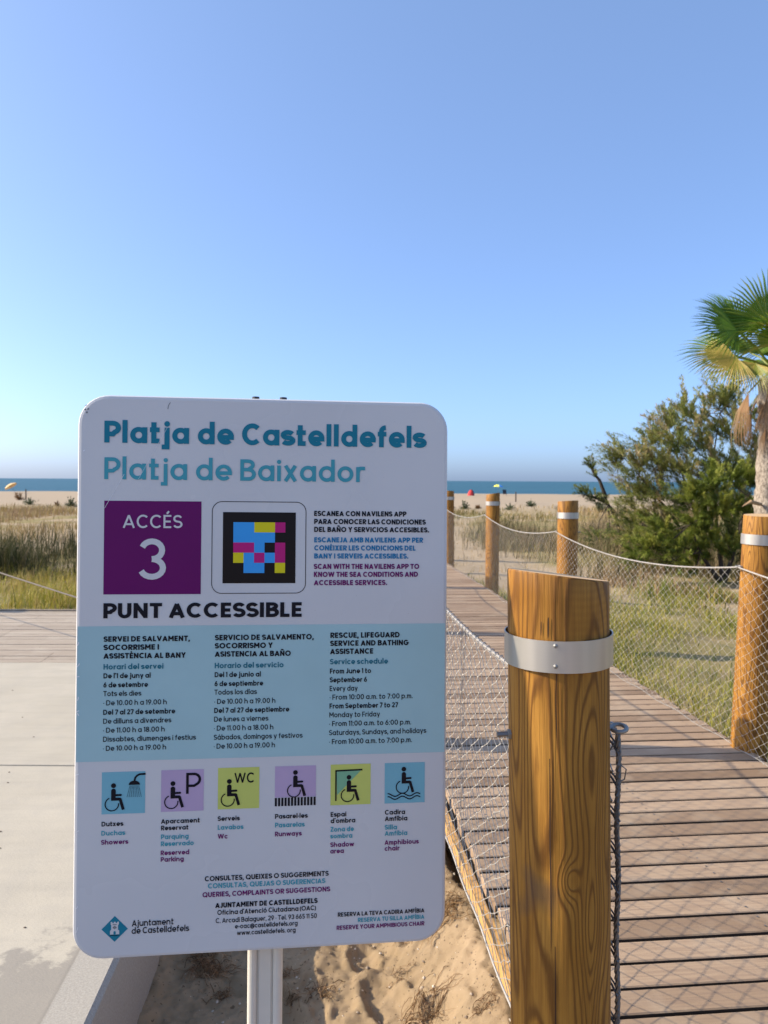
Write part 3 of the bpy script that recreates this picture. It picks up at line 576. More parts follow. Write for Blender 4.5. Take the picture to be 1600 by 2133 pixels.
# text, left u, baseline v, width, cap height (mm on the board), weight, ink, block
TEXTS = [
    ('Platja de Castelldefels', -258.6, 373.2, 520.1, 35.02, 0.222, 'teal', 'title_lettering'),
    ('Platja de Baixador', -258.0, 314.6, 417.8, 34.98, 0.17, 'aqua', 'title_lettering'),
    ('ACCÉS', -228.3, 236.8, 92.6, 21.16, 0.14, 'white', 'access_number_square'),
    ('3', -201.9, 153.7, 40.0, 66.27, 0.14, 'white', 'access_number_square'),
    ('PUNT ACCESSIBLE', -257.1, 92.2, 315.2, 24.11, 0.225, 'black', 'heading_lettering'),
    ('ESCANEA CON NAVILENS APP', 76.8, 258.0, 153.1, 8.47, 0.235, 'black', 'app_lettering'),
    ('PARA CONOCER LAS CONDICIONES', 76.9, 244.8, 185.8, 8.47, 0.235, 'black', 'app_lettering'),
    ('DEL BAÑO Y SERVICIOS ACCESIBLES.', 77.0, 231.7, 191.6, 8.46, 0.235, 'black', 'app_lettering'),
    ('ESCANEJA AMB NAVILENS APP PER', 77.2, 214.5, 181.1, 8.46, 0.235, 'blue', 'app_lettering'),
    ('CONÈIXER LES CONDICIONS DEL', 77.3, 201.2, 168.6, 8.46, 0.235, 'blue', 'app_lettering'),
    ('BANY I SERVEIS ACCESSIBLES.', 77.4, 187.9, 156.5, 8.46, 0.235, 'blue', 'app_lettering'),
    ('SCAN WITH THE NAVILENS APP TO', 77.0, 170.7, 175.3, 8.45, 0.235, 'plum', 'app_lettering'),
    ('KNOW THE SEA CONDITIONS AND', 77.1, 157.6, 173.2, 8.45, 0.235, 'plum', 'app_lettering'),
    ('ACCESSIBLE SERVICES.', 77.2, 144.0, 121.3, 8.45, 0.235, 'plum', 'app_lettering'),
    ('SERVEI DE SALVAMENT,', -256.1, 54.8, 134.7, 8.64, 0.235, 'black', 'service_hours_lettering'),
    ('SOCORRISME I', -256.0, 41.5, 85.9, 8.64, 0.235, 'black', 'service_hours_lettering'),
    ('ASSISTÈNCIA AL BANY', -256.0, 27.9, 128.0, 8.64, 0.235, 'black', 'service_hours_lettering'),
    ('Horari del servei', -255.9, 10.7, 93.0, 8.64, 0.2, 'deep', 'service_hours_lettering'),
    ('De l’1 de juny al', -255.8, -3.4, 73.0, 8.1, 0.2, 'black', 'service_hours_lettering'),
    ('6 de setembre', -255.8, -17.9, 69.0, 8.1, 0.2, 'black', 'service_hours_lettering'),
    ('Tots els dies', -255.7, -31.7, 58.6, 8.09, 0.155, 'black', 'service_hours_lettering'),
    ('· De 10.00 h a 19.00 h', -255.7, -46.4, 98.6, 8.09, 0.155, 'black', 'service_hours_lettering'),
    ('Del 7 al 27 de setembre', -255.6, -61.3, 111.8, 8.09, 0.2, 'black', 'service_hours_lettering'),
    ('De dilluns a divendres', -255.5, -75.5, 105.7, 8.09, 0.155, 'black', 'service_hours_lettering'),
    ('· De 11.00 h a 18.00 h', -255.5, -89.9, 95.6, 8.08, 0.155, 'black', 'service_hours_lettering'),
    ('Dissabtes, diumenges i festius', -255.4, -104.1, 144.6, 8.08, 0.155, 'black', 'service_hours_lettering'),
    ('· De 10.00 h a 19.00 h', -255.4, -118.6, 98.0, 8.08, 0.155, 'black', 'service_hours_lettering'),
    ('SERVICIO DE SALVAMENTO,', -81.7, 55.2, 159.4, 8.78, 0.235, 'black', 'service_hours_lettering'),
    ('SOCORRISMO Y', -81.7, 42.0, 92.5, 8.78, 0.235, 'black', 'service_hours_lettering'),
    ('ASISTENCIA AL BAÑO', -81.8, 28.6, 122.1, 8.78, 0.235, 'black', 'service_hours_lettering'),
    ('Horario del servicio', -81.8, 10.1, 110.5, 8.77, 0.2, 'deep', 'service_hours_lettering'),
    ('Del 1 de junio al', -81.8, -4.4, 73.8, 8.23, 0.2, 'black', 'service_hours_lettering'),
    ('6 de septiembre', -81.9, -19.0, 77.8, 8.23, 0.2, 'black', 'service_hours_lettering'),
    ('Todos los días', -81.9, -32.7, 67.7, 8.22, 0.155, 'black', 'service_hours_lettering'),
    ('· De 10.00 h a 19.00 h', -82.0, -47.7, 97.9, 8.22, 0.155, 'black', 'service_hours_lettering'),
    ('Del 7 al 27 de septiembre', -82.0, -62.2, 120.4, 8.22, 0.2, 'black', 'service_hours_lettering'),
    ('De lunes a viernes', -82.0, -76.3, 86.6, 8.22, 0.155, 'black', 'service_hours_lettering'),
    ('· De 11.00 h a 18.00 h', -82.1, -90.8, 95.1, 8.21, 0.155, 'black', 'service_hours_lettering'),
    ('Sábados, domingos y festivos', -82.1, -105.4, 142.4, 8.21, 0.155, 'black', 'service_hours_lettering'),
    ('· De 10.00 h a 19.00 h', -82.2, -119.9, 98.1, 8.21, 0.155, 'black', 'service_hours_lettering'),
    ('RESCUE, LIFEGUARD', 104.9, 57.0, 115.1, 8.93, 0.235, 'black', 'service_hours_lettering'),
    ('SERVICE AND BATHING', 104.8, 43.8, 130.5, 8.93, 0.235, 'black', 'service_hours_lettering'),
    ('ASSISTANCE', 104.7, 30.4, 71.3, 8.93, 0.235, 'black', 'service_hours_lettering'),
    ('Service schedule', 104.7, 13.6, 95.9, 8.92, 0.2, 'deep', 'service_hours_lettering'),
    ('From June 1 to', 104.6, -1.6, 68.0, 8.37, 0.2, 'black', 'service_hours_lettering'),
    ('September 6', 104.5, -16.0, 61.3, 8.37, 0.2, 'black', 'service_hours_lettering'),
    ('Every day', 104.4, -30.2, 46.1, 8.36, 0.155, 'black', 'service_hours_lettering'),
    ('· From 10:00 a.m. to 7:00 p.m.', 104.4, -44.5, 138.0, 8.36, 0.155, 'black', 'service_hours_lettering'),
    ('From September 7 to 27', 104.3, -59.0, 113.5, 8.36, 0.2, 'black', 'service_hours_lettering'),
    ('Monday to Friday', 104.2, -73.5, 83.6, 8.36, 0.155, 'black', 'service_hours_lettering'),
    ('· From 11:00 a.m. to 6:00 p.m.', 104.1, -87.9, 136.0, 8.35, 0.155, 'black', 'service_hours_lettering'),
    ('Saturdays, Sundays, and holidays', 104.0, -102.7, 161.5, 8.35, 0.155, 'black', 'service_hours_lettering'),
    ('· From 10:00 a.m. to 7:00 p.m.', 104.0, -117.4, 137.7, 8.35, 0.155, 'black', 'service_hours_lettering'),
    ('Dutxes', -256.3, -238.3, 33.3, 7.45, 0.2, 'black', 'caption_lettering'),
    ('Duchas', -256.5, -252.9, 36.6, 7.45, 0.2, 'aqua', 'caption_lettering'),
    ('Showers', -256.6, -267.2, 41.5, 7.45, 0.2, 'plum', 'caption_lettering'),
    ('Aparcament', -164.1, -237.4, 60.7, 7.52, 0.2, 'black', 'caption_lettering'),
    ('Reservat', -164.0, -248.1, 42.7, 7.51, 0.2, 'black', 'caption_lettering'),
    ('Parquing', -164.0, -262.3, 43.3, 7.51, 0.2, 'aqua', 'caption_lettering'),
    ('Reservado', -164.1, -273.4, 51.6, 7.51, 0.2, 'aqua', 'caption_lettering'),
    ('Reserved', -164.2, -287.8, 44.7, 7.51, 0.2, 'plum', 'caption_lettering'),
    ('Parking', -164.1, -298.3, 36.1, 7.51, 0.2, 'plum', 'caption_lettering'),
    ('Serveis', -74.8, -236.5, 34.8, 7.58, 0.2, 'black', 'caption_lettering'),
    ('Lavabos', -74.7, -250.7, 40.7, 7.58, 0.2, 'aqua', 'caption_lettering'),
    ('Wc', -74.5, -265.0, 15.7, 7.57, 0.2, 'plum', 'caption_lettering'),
    ('Pasarel·les', 16.9, -236.3, 52.8, 7.64, 0.2, 'black', 'caption_lettering'),
    ('Pasarelas', 17.0, -250.5, 47.9, 7.64, 0.2, 'aqua', 'caption_lettering'),
    ('Runways', 17.1, -264.9, 43.0, 7.64, 0.2, 'plum', 'caption_lettering'),
    ('Espai', 107.4, -236.5, 25.7, 7.7, 0.2, 'black', 'caption_lettering'),
    ('d´ombra', 107.5, -246.9, 40.5, 7.7, 0.2, 'black', 'caption_lettering'),
    ('Zona de', 107.4, -261.0, 38.4, 7.7, 0.2, 'aqua', 'caption_lettering'),
    ('sombra', 107.3, -271.9, 36.0, 7.7, 0.2, 'aqua', 'caption_lettering'),
    ('Shadow', 107.4, -286.0, 38.9, 7.7, 0.2, 'plum', 'caption_lettering'),
    ('area', 107.2, -296.4, 22.3, 7.69, 0.2, 'plum', 'caption_lettering'),
    ('Cadira', 197.2, -236.3, 33.7, 7.76, 0.2, 'black', 'caption_lettering'),
    ('Amfíbia', 197.3, -246.8, 37.4, 7.76, 0.2, 'black', 'caption_lettering'),
    ('Silla', 197.1, -261.0, 20.5, 7.76, 0.2, 'aqua', 'caption_lettering'),
    ('Amfíbia', 197.2, -271.1, 37.6, 7.76, 0.2, 'aqua', 'caption_lettering'),
    ('Amphibious', 197.1, -285.9, 56.9, 7.76, 0.2, 'plum', 'caption_lettering'),
    ('chair', 197.1, -295.8, 24.7, 7.76, 0.2, 'plum', 'caption_lettering'),
    ('CONSULTES, QUEIXES O SUGGERIMENTS', -94.5, -332.5, 199.1, 7.93, 0.2, 'black', 'contact_lettering'),
    ('CONSULTAS, QUEJAS O SUGERENCIAS', -89.4, -344.3, 188.7, 7.94, 0.2, 'aqua', 'contact_lettering'),
    ('QUERIES, COMPLAINTS OR SUGGESTIONS', -97.9, -358.0, 205.2, 7.93, 0.2, 'plum', 'contact_lettering'),
    ('AJUNTAMENT DE CASTELLDEFELS', -77.4, -376.1, 164.2, 8.09, 0.235, 'black', 'contact_lettering'),
    ('Oficina d’Atenció Ciutadana (OAC)', -74.1, -387.4, 158.0, 7.71, 0.18, 'black', 'contact_lettering'),
    ('C. Arcadi Balaguer, 29 · Tel. 93 665 11 50', -76.6, -400.4, 162.6, 7.71, 0.155, 'black', 'contact_lettering'),
    ('e-oac@castelldefels.org', -46.0, -410.7, 100.8, 7.34, 0.165, 'black', 'contact_lettering'),
    ('www.castelldefels. org', -42.6, -421.5, 94.2, 7.34, 0.165, 'black', 'contact_lettering'),
    ('RESERVA LA TEVA CADIRA AMFÍBIA', 120.4, -400.4, 143.8, 6.9, 0.2, 'black', 'booking_lettering'),
    ('RESERVA TU SILLA AMFÍBIA', 153.5, -410.9, 110.8, 6.92, 0.2, 'aqua', 'booking_lettering'),
    ('RESERVE YOUR AMPHIBIOUS CHAIR', 118.6, -421.8, 145.7, 6.9, 0.2, 'plum', 'booking_lettering'),
    ('Ajuntament', -207.8, -398.7, 64.5, 9.9, 0.16, 'black', 'council_emblem'),
    ('de Castelldefels', -208.2, -410.6, 89.5, 9.9, 0.16, 'black', 'council_emblem'),
]

# ------------------------------------------------------------------ information sign
SM = Matrix(((.993911, -.110181, .000413), (.109996, .992443, .054389), (-.006403, -.054012, .998520)))
BC = Vector((-.19151, 1.21065, .94372)); FOOT = 1.30
sign = empty('information_sign', BC - SM.col[2] * FOOT); sign.rotation_euler = SM.to_euler()
tag(sign, 'white rounded information board with teal title and wheelchair symbols on an aluminium post', 'sign')
def rrect(w, h, r, n=9):
    o = []
    for cx_, cz_, a0 in ((w - r, h - r, 0), (-w + r, h - r, 90), (-w + r, -h + r, 180), (w - r, -h + r, 270)):
        for k in range(n + 1): a = R(a0 + 90 * k / n); o.append((cx_ + r * math.cos(a), cz_ + r * math.sin(a)))
    return o
mb = MB(); hw, hh, cr = .3, .45, .048; rings = []
for inset, yb in ((.0060, 0), (.0022, .0011), (0, .0048), (0, .017), (.002, .019), (.014, .019)):
    rings.append([(u, yb, v + FOOT) for u, v in rrect(hw - inset, hh - inset, cr - inset)])
n = len(rings[0]); vs = [p for r_ in rings for p in r_]
fs = [tuple(range(n))[::-1], tuple((len(rings) - 1) * n + k for k in range(n))]
for i in range(len(rings) - 1): fs += [(i * n + k, i * n + (k + 1) % n, (i + 1) * n + (k + 1) % n, (i + 1) * n + k) for k in range(n)]
mb.add(vs, fs); board = mb.build('sign_board', M['white'], sign)
bm = bmesh.new(); bm.from_mesh(board.data); bmesh.ops.recalc_face_normals(bm, faces=bm.faces); bm.to_mesh(board.data); bm.free()

def VF(v): return v + FOOT
def rect(mb, u0, v0, u1, v1, y, mi=0): mb.poly([(u0, y, VF(v0)), (u1, y, VF(v0)), (u1, y, VF(v1)), (u0, y, VF(v1))], mi)
mm = .001
b = MB(); rect(b, -.2966, -.1355, .2966, .0795, -.0002); b.build('colour_band', M['band'], board)
INK = ['black', 'teal', 'aqua', 'blue', 'deep', 'plum', 'white', 'purple', 'emblem']
INKM = [M[k] for k in INK]
blocks = {}
for t in TEXTS:
    kx = {'caption_lettering': 90, 'service_hours_lettering': 170}.get(t[7]); mbk = blocks.setdefault((t[7], int((t[1] + 262) // kx) if kx else 0), MB())
    write(mbk, t[0], t[1] * mm, VF(t[2] * mm), t[3] * mm, t[4] * mm, t[5], INK.index(t[6]), -.0008)
rect(blocks[('access_number_square', 0)], -.2576, .1302, -.1052, .2802, -.0003, INK.index('purple'))
eb = blocks[('council_emblem', 0)]
eb.poly([(-.2344, -.0003, VF(-.3810)), (-.2548, -.0003, VF(-.4014)), (-.2344, -.0003, VF(-.4218)), (-.2142, -.0003, VF(-.4020))], INK.index('emblem'))
ET = lambda a, b_: (-.2344 + a * .0001038, VF(-.4014 - b_ * .0001038))
def epoly(pts, ink_, y): eb.poly([(lambda q: (q[0], y, q[1]))(ET(*p)) for p in pts], INK.index(ink_))
epoly([(-58, -72), (-60, -110), (-38, -110), (-34, -92), (-14, -92), (-12, -110), (12, -110), (14, -92), (36, -92), (40, -110), (62, -110), (62, -72)], 'white', -.0006)
epoly([(-62, -72), (62, -72), (50, -58), (50, 12), (-52, 12), (-50, -58)], 'white', -.00062)
epoly([(-52, 12), (50, 12), (68, 24), (68, 82), (-68, 82), (-68, 24)], 'white', -.00064)
epoly([(-17, 80), (17, 80), (17, 45), (9, 32), (-9, 32), (-17, 45)], 'emblem', -.0008)
for x_ in (-16, 0, 16): epoly([(x_ - 4, -50 + abs(x_) * .6), (x_ + 4, -50 + abs(x_) * .6), (x_ + 4, 2 - abs(x_) * .6), (x_ - 4, 2 - abs(x_) * .6)], 'black', -.0008)
epoly([(-30, -26), (-22, -26), (-22, -18), (-30, -18)], 'black', -.0008); epoly([(24, -26), (32, -26), (32, -18), (24, -18)], 'black', -.0008)
for k in range(5): epoly([(-28 + k * 12, -74), (-21 + k * 12, -74), (-21 + k * 12, -62), (-28 + k * 12, -62)], 'black', -.0008)
ribbon(eb, [(-72, 104), (-50, 94), (-26, 94), (0, 102), (26, 102), (46, 94), (70, 96)], 5, -.0008, INK.index('black'), ET)
for k, mbk in blocks.items(): mbk.build(k[0], INKM, board)

# colour tag inside its rounded frame
tg = MB(); rect(tg, -.0708, .1475, .0468, .2634, -.0003, 0)
ribbon(tg, (lambda q: q + q[:1])([(u - .0123, v + .2058) for u, v in rrect(.0757, .0746, .016)]), .00055, -.0004, 0, lambda a, b_: (a, VF(b_)))
for r_, row in enumerate(('bbyyp', 'bbbbk', 'ppbkp', 'ybpbp', 'kbbky')):
    for c_, k in enumerate(row):
        if k == 'k': continue
        u0, v1 = -.0540 + c_ * .01678, .2470 - r_ * .01655
        rect(tg, u0, v1 - .01655, u0 + .01678, v1, -.0006, {'b': 1, 'y': 2, 'p': 3}[k])
tg.build('colour_code_tag', [M['tag_black'], M['tag_blue'], M['tag_yellow'], M['tag_pink']], board)

# six service pictograms
K = .0001886
def figure(mb, hu, hv, y=-.0008):
    T = lambda a, b_: (hu + a * K, VF(hv - b_ * K))
    disc(mb, 0, 0, 20.5, y, 1, T, 20)
    disc(mb, 0, 44, 19, y - 2e-5, 1, T, 16); ribbon(mb, [(0, 44), (0, 112)], 19, y - 4e-5, 1, T)
    ribbon(mb, [(4, 82), (60, 80)], 9, y - 6e-5, 1, T); disc(mb, 60, 80, 9, y - 8e-5, 1, T, 10)
    ribbon(mb, [(-19, 114), (54, 114)], 12.5, y - 10e-5, 1, T); disc(mb, 52, 114, 12.5, y - 12e-5, 1, T, 12)
    ribbon(mb, [(54, 110), (82, 204)], 12, y - 14e-5, 1, T)
    ribbon(mb, [(-12 + 55 * math.cos(R(a)), 156 - 55 * math.sin(R(a))) for a in range(112, 372, 8)], 4.6, y - 16e-5, 1, T)
tiles = [(-.2567, -.1527, .0672, 't_teal', -.2385, -.1742), (-.1646, -.1521, .0670, 't_lilac', -.1461, -.1738), (-.0751, -.1512, .0662, 't_lime', -.0569, -.1733),
         (.0163, -.1513, .0666, 't_lilac', .0494, -.1620), (.1069, -.1511, .0662, 't_lime', .1372, -.1726), (.1965, -.1513, .0672, 't_teal', .2285, -.1619)]
for i, (u0, v0, w, colr, hu, hv) in enumerate(tiles):
    t = MB(); figure(t, hu, hv); T = lambda a, b_: (u0 + a * K, VF(v0 - b_ * K))
    if i == 3: rect(t, u0, v0 - 269 * K, u0 + w, v0, -.0003)
    else: rect(t, u0, v0 - .0667, u0 + w, v0, -.0003)
    if i == 0:
        ribbon(t, [(360, 22), (310, 24), (290, 34), (274, 52), (268, 78)], 8, -.0008, 1, T)
        t.poly([(lambda q: (q[0], -.00082, q[1]))(T(267 + 47 * math.cos(R(a)), 112 - 36 * math.sin(R(a)))) for a in range(0, 181, 15)][::-1], 1)
        for r_ in range(9):
            for c_ in range(8):
                x_ = 267 + (c_ - 3.5) * (10.5 + r_ * .75); y_ = 122 + r_ * 11; ribbon(t, [(x_ - 2.6, y_), (x_ + 2.6, y_)], 3.4, -.0008, 1, T)
    if i == 1: write(t, 'P', u0 + 208 * K, VF(v0 - 206 * K), 120 * K, 178 * K, .12, 1, -.0008)
    if i == 2: write(t, 'WC', u0 + 140 * K, VF(v0 - 132 * K), 168 * K, 86 * K, .15, 1, -.0008)
    if i == 3:
        for k in range(13): rect(t, u0 + k * w / 12.7, v0 - 344 * K, u0 + k * w / 12.7 + w / 19, v0 - 272 * K, -.0005, 1)
    if i == 4:
        t.poly([(lambda q: (q[0], -.0005, q[1]))(T(*p)) for p in ((52, 60), (58, 265), (270, 52))], 2)
        ribbon(t, [(47, 50), (47, 316)], 6.5, -.0008, 1, T); ribbon(t, [(40, 55), (278, 50)], 7, -.00082, 1, T)
    if i == 5:
        for yy in (280, 306): ribbon(t, [(26 + k * 12.1, yy + 13 * math.cos((k - 1) / 24 * 2 * math.pi * 2.25 + 3.6)) for k in range(25)], 5, -.0008, 1, T)
    t.build('pictogram', [M[colr], M['black'], M['t_shade']], board)
# chips and scratches in the enamel
for v, u, l, a in ((.225, -.2965, .006, 80), (.215, -.2958, .004, 60), (.052, -.2955, .006, 70), (.018, -.2950, .007, 55), (.0, -.2952, .005, 10), (-.035, -.2948, .006, 80), (-.055, -.2952, .005, 30), (-.06, -.2945, .005, 120), (-.155, -.2945, .005, 20), (-.245, -.294, .007, 25), (-.365, -.293, .005, 60), (-.40, -.2925, .009, 75), (.432, -.288, .004, 45), (.36, -.29, .003, 45)):
    ch = MB(); T = lambda a_, b_: (u + a_, VF(v + b_))
    c_, s_ = math.cos(R(a)), math.sin(R(a)); ribbon(ch, [(-l * .5 * c_, -l * .5 * s_), (l * .1 * c_ + .0006, l * .1 * s_), (l * .5 * c_, l * .5 * s_)], .0007, -.0004, 0, T); ch.build('enamel_chip', M['chip'], board)
ch = MB()
for v, u in ((.4255, -.2885), (.421, -.286), (.4265, -.284)): disc(ch, 0, 0, .0016, -.0004, 1, lambda a_, b_: (u + a_, VF(v + b_)), 7)
ch.build('corner_nick', [M['chip'], M['dbolt']], board); ch = MB(); ribbon(ch, [(0, 0), (.001, .006), (.004, .011)], .0005, -.0004, 1, lambda a_, b_: (-.16 + a_, VF(.429 + b_)))
ch.build('scratch', [M['chip'], M['dbolt']], board); ch = MB(); ribbon(ch, [(0, 0), (.03, .055)], .00025, -.00095, 0, lambda a_, b_: (-.257 + a_, VF(.268 + b_)))
ch.build('scratch', M['chip'], board); ch = MB(); ribbon(ch, [(0, 0), (.045, .085)], .0002, -.00095, 0, lambda a_, b_: (-.205 + a_, VF(.315 + b_)))
ch.build('scratch', M['chip'], board)
# aluminium post behind the board: two round lobes and a fluted web
prof = []
for k in range(13): a = R(200 - k * 200 / 12 + 40); prof.append((-.0235 + .0085 * math.cos(R(300 - k * 25)), .0290 - .0085 * math.sin(R(300 - k * 25 - 180)) * 0 + .0085 * math.sin(R(300 - k * 25))))
def lobe(cx_, a0, a1): return [(cx_ + .0085 * math.cos(R(a0 + (a1 - a0) * k / 12)), .0290 + .0085 * math.sin(R(a0 + (a1 - a0) * k / 12))) for k in range(13)]
front = [(-.0135, .0295), (-.0125, .0265), (-.0105, .0265), (-.0095, .0245), (.0095, .0245), (.0105, .0265), (.0125, .0265), (.0135, .0295)]
prof = lobe(-.0205, 60, 330) + front + lobe(.0205, 210, 480) + [(.012, .07), (-.012, .07)]
z0, z1 = -.25, FOOT + .4515; n = len(prof); pm = MB(); cxp = 0.0015
pm.add([(x + cxp, y, z) for z in (z0, z1) for x, y in prof], [tuple(range(n))[::-1], tuple(range(n, 2 * n))] + [(k, (k + 1) % n, n + (k + 1) % n, n + k) for k in range(n)])
pole = pm.build('sign_post', M['alu'], sign)
bm = bmesh.new(); bm.from_mesh(pole.data); bmesh.ops.recalc_face_normals(bm, faces=bm.faces); bm.to_mesh(pole.data); bm.free()
for s_ in (-1, 1):
    c_ = MB(); c_.tube([(cxp + s_ * .0228, .024, z1 - .004), (cxp + s_ * .0228, .024, z1 + .0045)], .0062, 12); c_.build('end_cap', M['dark'], pole)
for vz in (-.3, .3):
    c_ = MB(); c_.box(-.045, .048, .0192, .0215, FOOT + vz - .02, FOOT + vz + .02); c_.build('clamp_plate', M['alu'], sign)

# ------------------------------------------------------------------ timber posts
def make_post(label, x, y, tilt=(0, 0), top=1.11, cut=(0, 0), eye=None, seed=0, near=False, rad=.08, cat='post', group='round timber posts along the boardwalk'):
    root = empty('timber_post', (x, y, 0), (-tilt[1], tilt[0], 0)); tag(root, label, cat, group)
    n = 72 if near else 40; rows = 46 if near else 16; mb = MB(); vs = []
    zt = lambda c, s: top + cut[0] * rad * c + cut[1] * rad * s
    for j in range(rows + 1):
        f = j / rows
        for k in range(n):
            a = 2 * math.pi * k / n; c, s = math.cos(a), math.sin(a)
            z = -.5 + (zt(c, s) + .5 - .003) * f
            w = rad * (1 + .012 * float(vnoise(k * .16 + seed * 9, z * 3.1, seed))) * (1 - .006 * f)
            vs.append((w * c, w * s, z))
    fs = [(j * n + k, j * n + (k + 1) % n, (j + 1) * n + (k + 1) % n, (j + 1) * n + k) for j in range(rows) for k in range(n)]
    b0 = rows * n
    for k in range(n):
        a = 2 * math.pi * k / n; c, s = math.cos(a), math.sin(a); q = rad * .972; vs.append((q * c, q * s, zt(c, s) * 1.0))
    fs += [(b0 + k, b0 + (k + 1) % n, b0 + n + (k + 1) % n, b0 + n + k) for k in range(n)]
    mb.add(vs, fs, 0); mb.add(vs[b0 + n:], [tuple(range(n))], 1)
    sh = mb.build('shaft', [M['post_near' if near else 'post'], M['top']], root); sh.data.polygons.foreach_set('use_smooth', [True] * (len(fs)) + [False])
    # steel collar
    cb = MB(); ro, ri = rad + .0049, rad + .0031; n2 = 64; zc0, zc1 = top - .138, top - .090
    for rr, zz in ((ro, zc0), (ro, zc1), (ri, zc1), (ri, zc0)): cb.v += [(rr * math.cos(2 * math.pi * k / n2), rr * math.sin(2 * math.pi * k / n2), zz) for k in range(n2)] * 2
    idx = [(1, 2), (3, 4), (5, 6), (7, 0)]
    for i, j in idx: cb.f += [(i * n2 + k, i * n2 + (k + 1) % n2, j * n2 + (k + 1) % n2, j * n2 + k) for k in range(n2)]
    cb.mi = [0] * len(cb.f); cb.tint = [.5] * len(cb.f)
    col = cb.build('collar', M['steel'], root, smooth=False)
    col.data.polygons.foreach_set('use_smooth', [True] * len(cb.f))
    if near:
        for zz in (zc1 - .0065, zc0 + .0105):
            a = R(-105.5); sb = MB(); p = Vector((math.cos(a), math.sin(a), 0)); c0 = p * (ro - .001) + Vector((0, 0, zz))
            sb.tube([c0, c0 + p * .0022, c0 + p * .0034], [.0036, .0034, .0016], 12); sb.tube([c0 + p * .0034, c0 + p * .0037], [.0013, .0010], 6, 1); sb.build('screw', [M['bolt'], M['dbolt']], col)
        for a_deg, z0_, z1_, w_ in ((-105, top - .14, top - .27, .0009), (-112, top - .27, top - .60, .0012), (-108, top - .56, -.1, .0011), (-113, top - .055, top - .09, .0012), (-121, top - .062, top - .086, .0008)):
            cr_ = MB(); pts = []
            for k in range(15):
                f = k / 14; z = z0_ + (z1_ - z0_) * f; a = R(a_deg + 1.3 * float(vnoise(z * 14, a_deg, 3))); rr = rad * 1.0075
                pts.append((a, rr, z, w_ * math.sin(math.pi * min(1, f + .08)) ** .5))
            vs_ = []
            for a, rr, z, w in pts: vs_ += [(rr * math.cos(a - w / rr), rr * math.sin(a - w / rr), z), (rr * math.cos(a + w / rr), rr * math.sin(a + w / rr), z)]
            cr_.add(vs_, [(2 * k, 2 * k + 1, 2 * k + 3, 2 * k + 2) for k in range(14)]); cr_.build('crack', M['crack'], sh)
    if eye:
        eb_ = MB(); s_ = eye; R_ = .0115
        c0 = Vector((s_ * (rad + .0175), 0, .862))
        eb_.tube([(s_ * (rad - .012), 0, .862), (s_ * (rad + .006), 0, .862)], .0042, 8)
        tl_ = Euler((R(7), R(-6), 0)).to_matrix()
        eb_.tube([c0 + tl_ @ Vector((R_ * math.cos(2 * math.pi * k / 24), R_ * 1.15 * math.sin(2 * math.pi * k / 24), 0)) for k in range(25)], .0036, 8, cap=False)
        eb_.build('eye_bolt', M['bolt'], root, smooth=True)
        bb = MB(); d = Vector((-s_, -.1, 0)).normalized()
        bb.tube([d * (rad - .006) + Vector((0, 0, .858)), d * (rad + .0035) + Vector((0, 0, .858))], .0085, 6)
        bb.tube([d * (rad + .003) + Vector((0, 0, .858)), d * (rad + .021) + Vector((0, 0, .858))], .0043, 8, 1); bb.build('bolt_end', [M['bolt'], M['dbolt']], root)
    return root
make_post('thick orange timber post with sloping top and steel collar beside the information board', .301, 1.19, (-.021, 0), 1.112, (-.137, -.07), 1, 1, True)
make_post('orange timber post with steel collar at the right picture edge, planks butting its foot', 1.745, 3.52, (.030, 0), 1.108, (.04, .05), -1, 2)
make_post('timber post with steel collar rising behind the sloping top of the nearest post', 1.462, 5.95, (.0, 0), 1.106, (.05, -.05), -1, 3)
make_post('slender timber post on the boardwalk edge, between the half hidden one and the third', 1.284, 8.83, (.0, 0), 1.112, (.16, -.05), -1, 4)
make_post('farthest timber post half hidden by the right edge of the board', 1.002, 11.45, (-.012, 0), 1.108, (-.05, -.03), -1, 5)
make_post('timber post beyond the farthest visible one, behind the board', .752, 14.1, (0, 0), 1.11, (.05, -.05), -1, 6)
make_post('timber post just outside the picture on the right', 2.005, 1.06, (0, 0), 1.11, (-.1, -.05), -1, 7)
make_post('timber post hidden straight behind the board, its shadow crossing the planks', .040, 3.57, (0, 0), 1.11, (.08, -.05), 1, 8)
make_post('second timber post hidden behind the board by the platform', -.205, 6.22, (0, 0), 1.11, (.08, .05), 1, 9)
make_post('third timber post hidden behind the board past the platform', -.452, 8.90, (0, 0), 1.11, (-.08, .05), 1, 10)
make_post('timber post outside the picture on the left holding the slack rope', -5.3, 7.22, (0, 0), 1.11, (.1, 0), 1, 11)

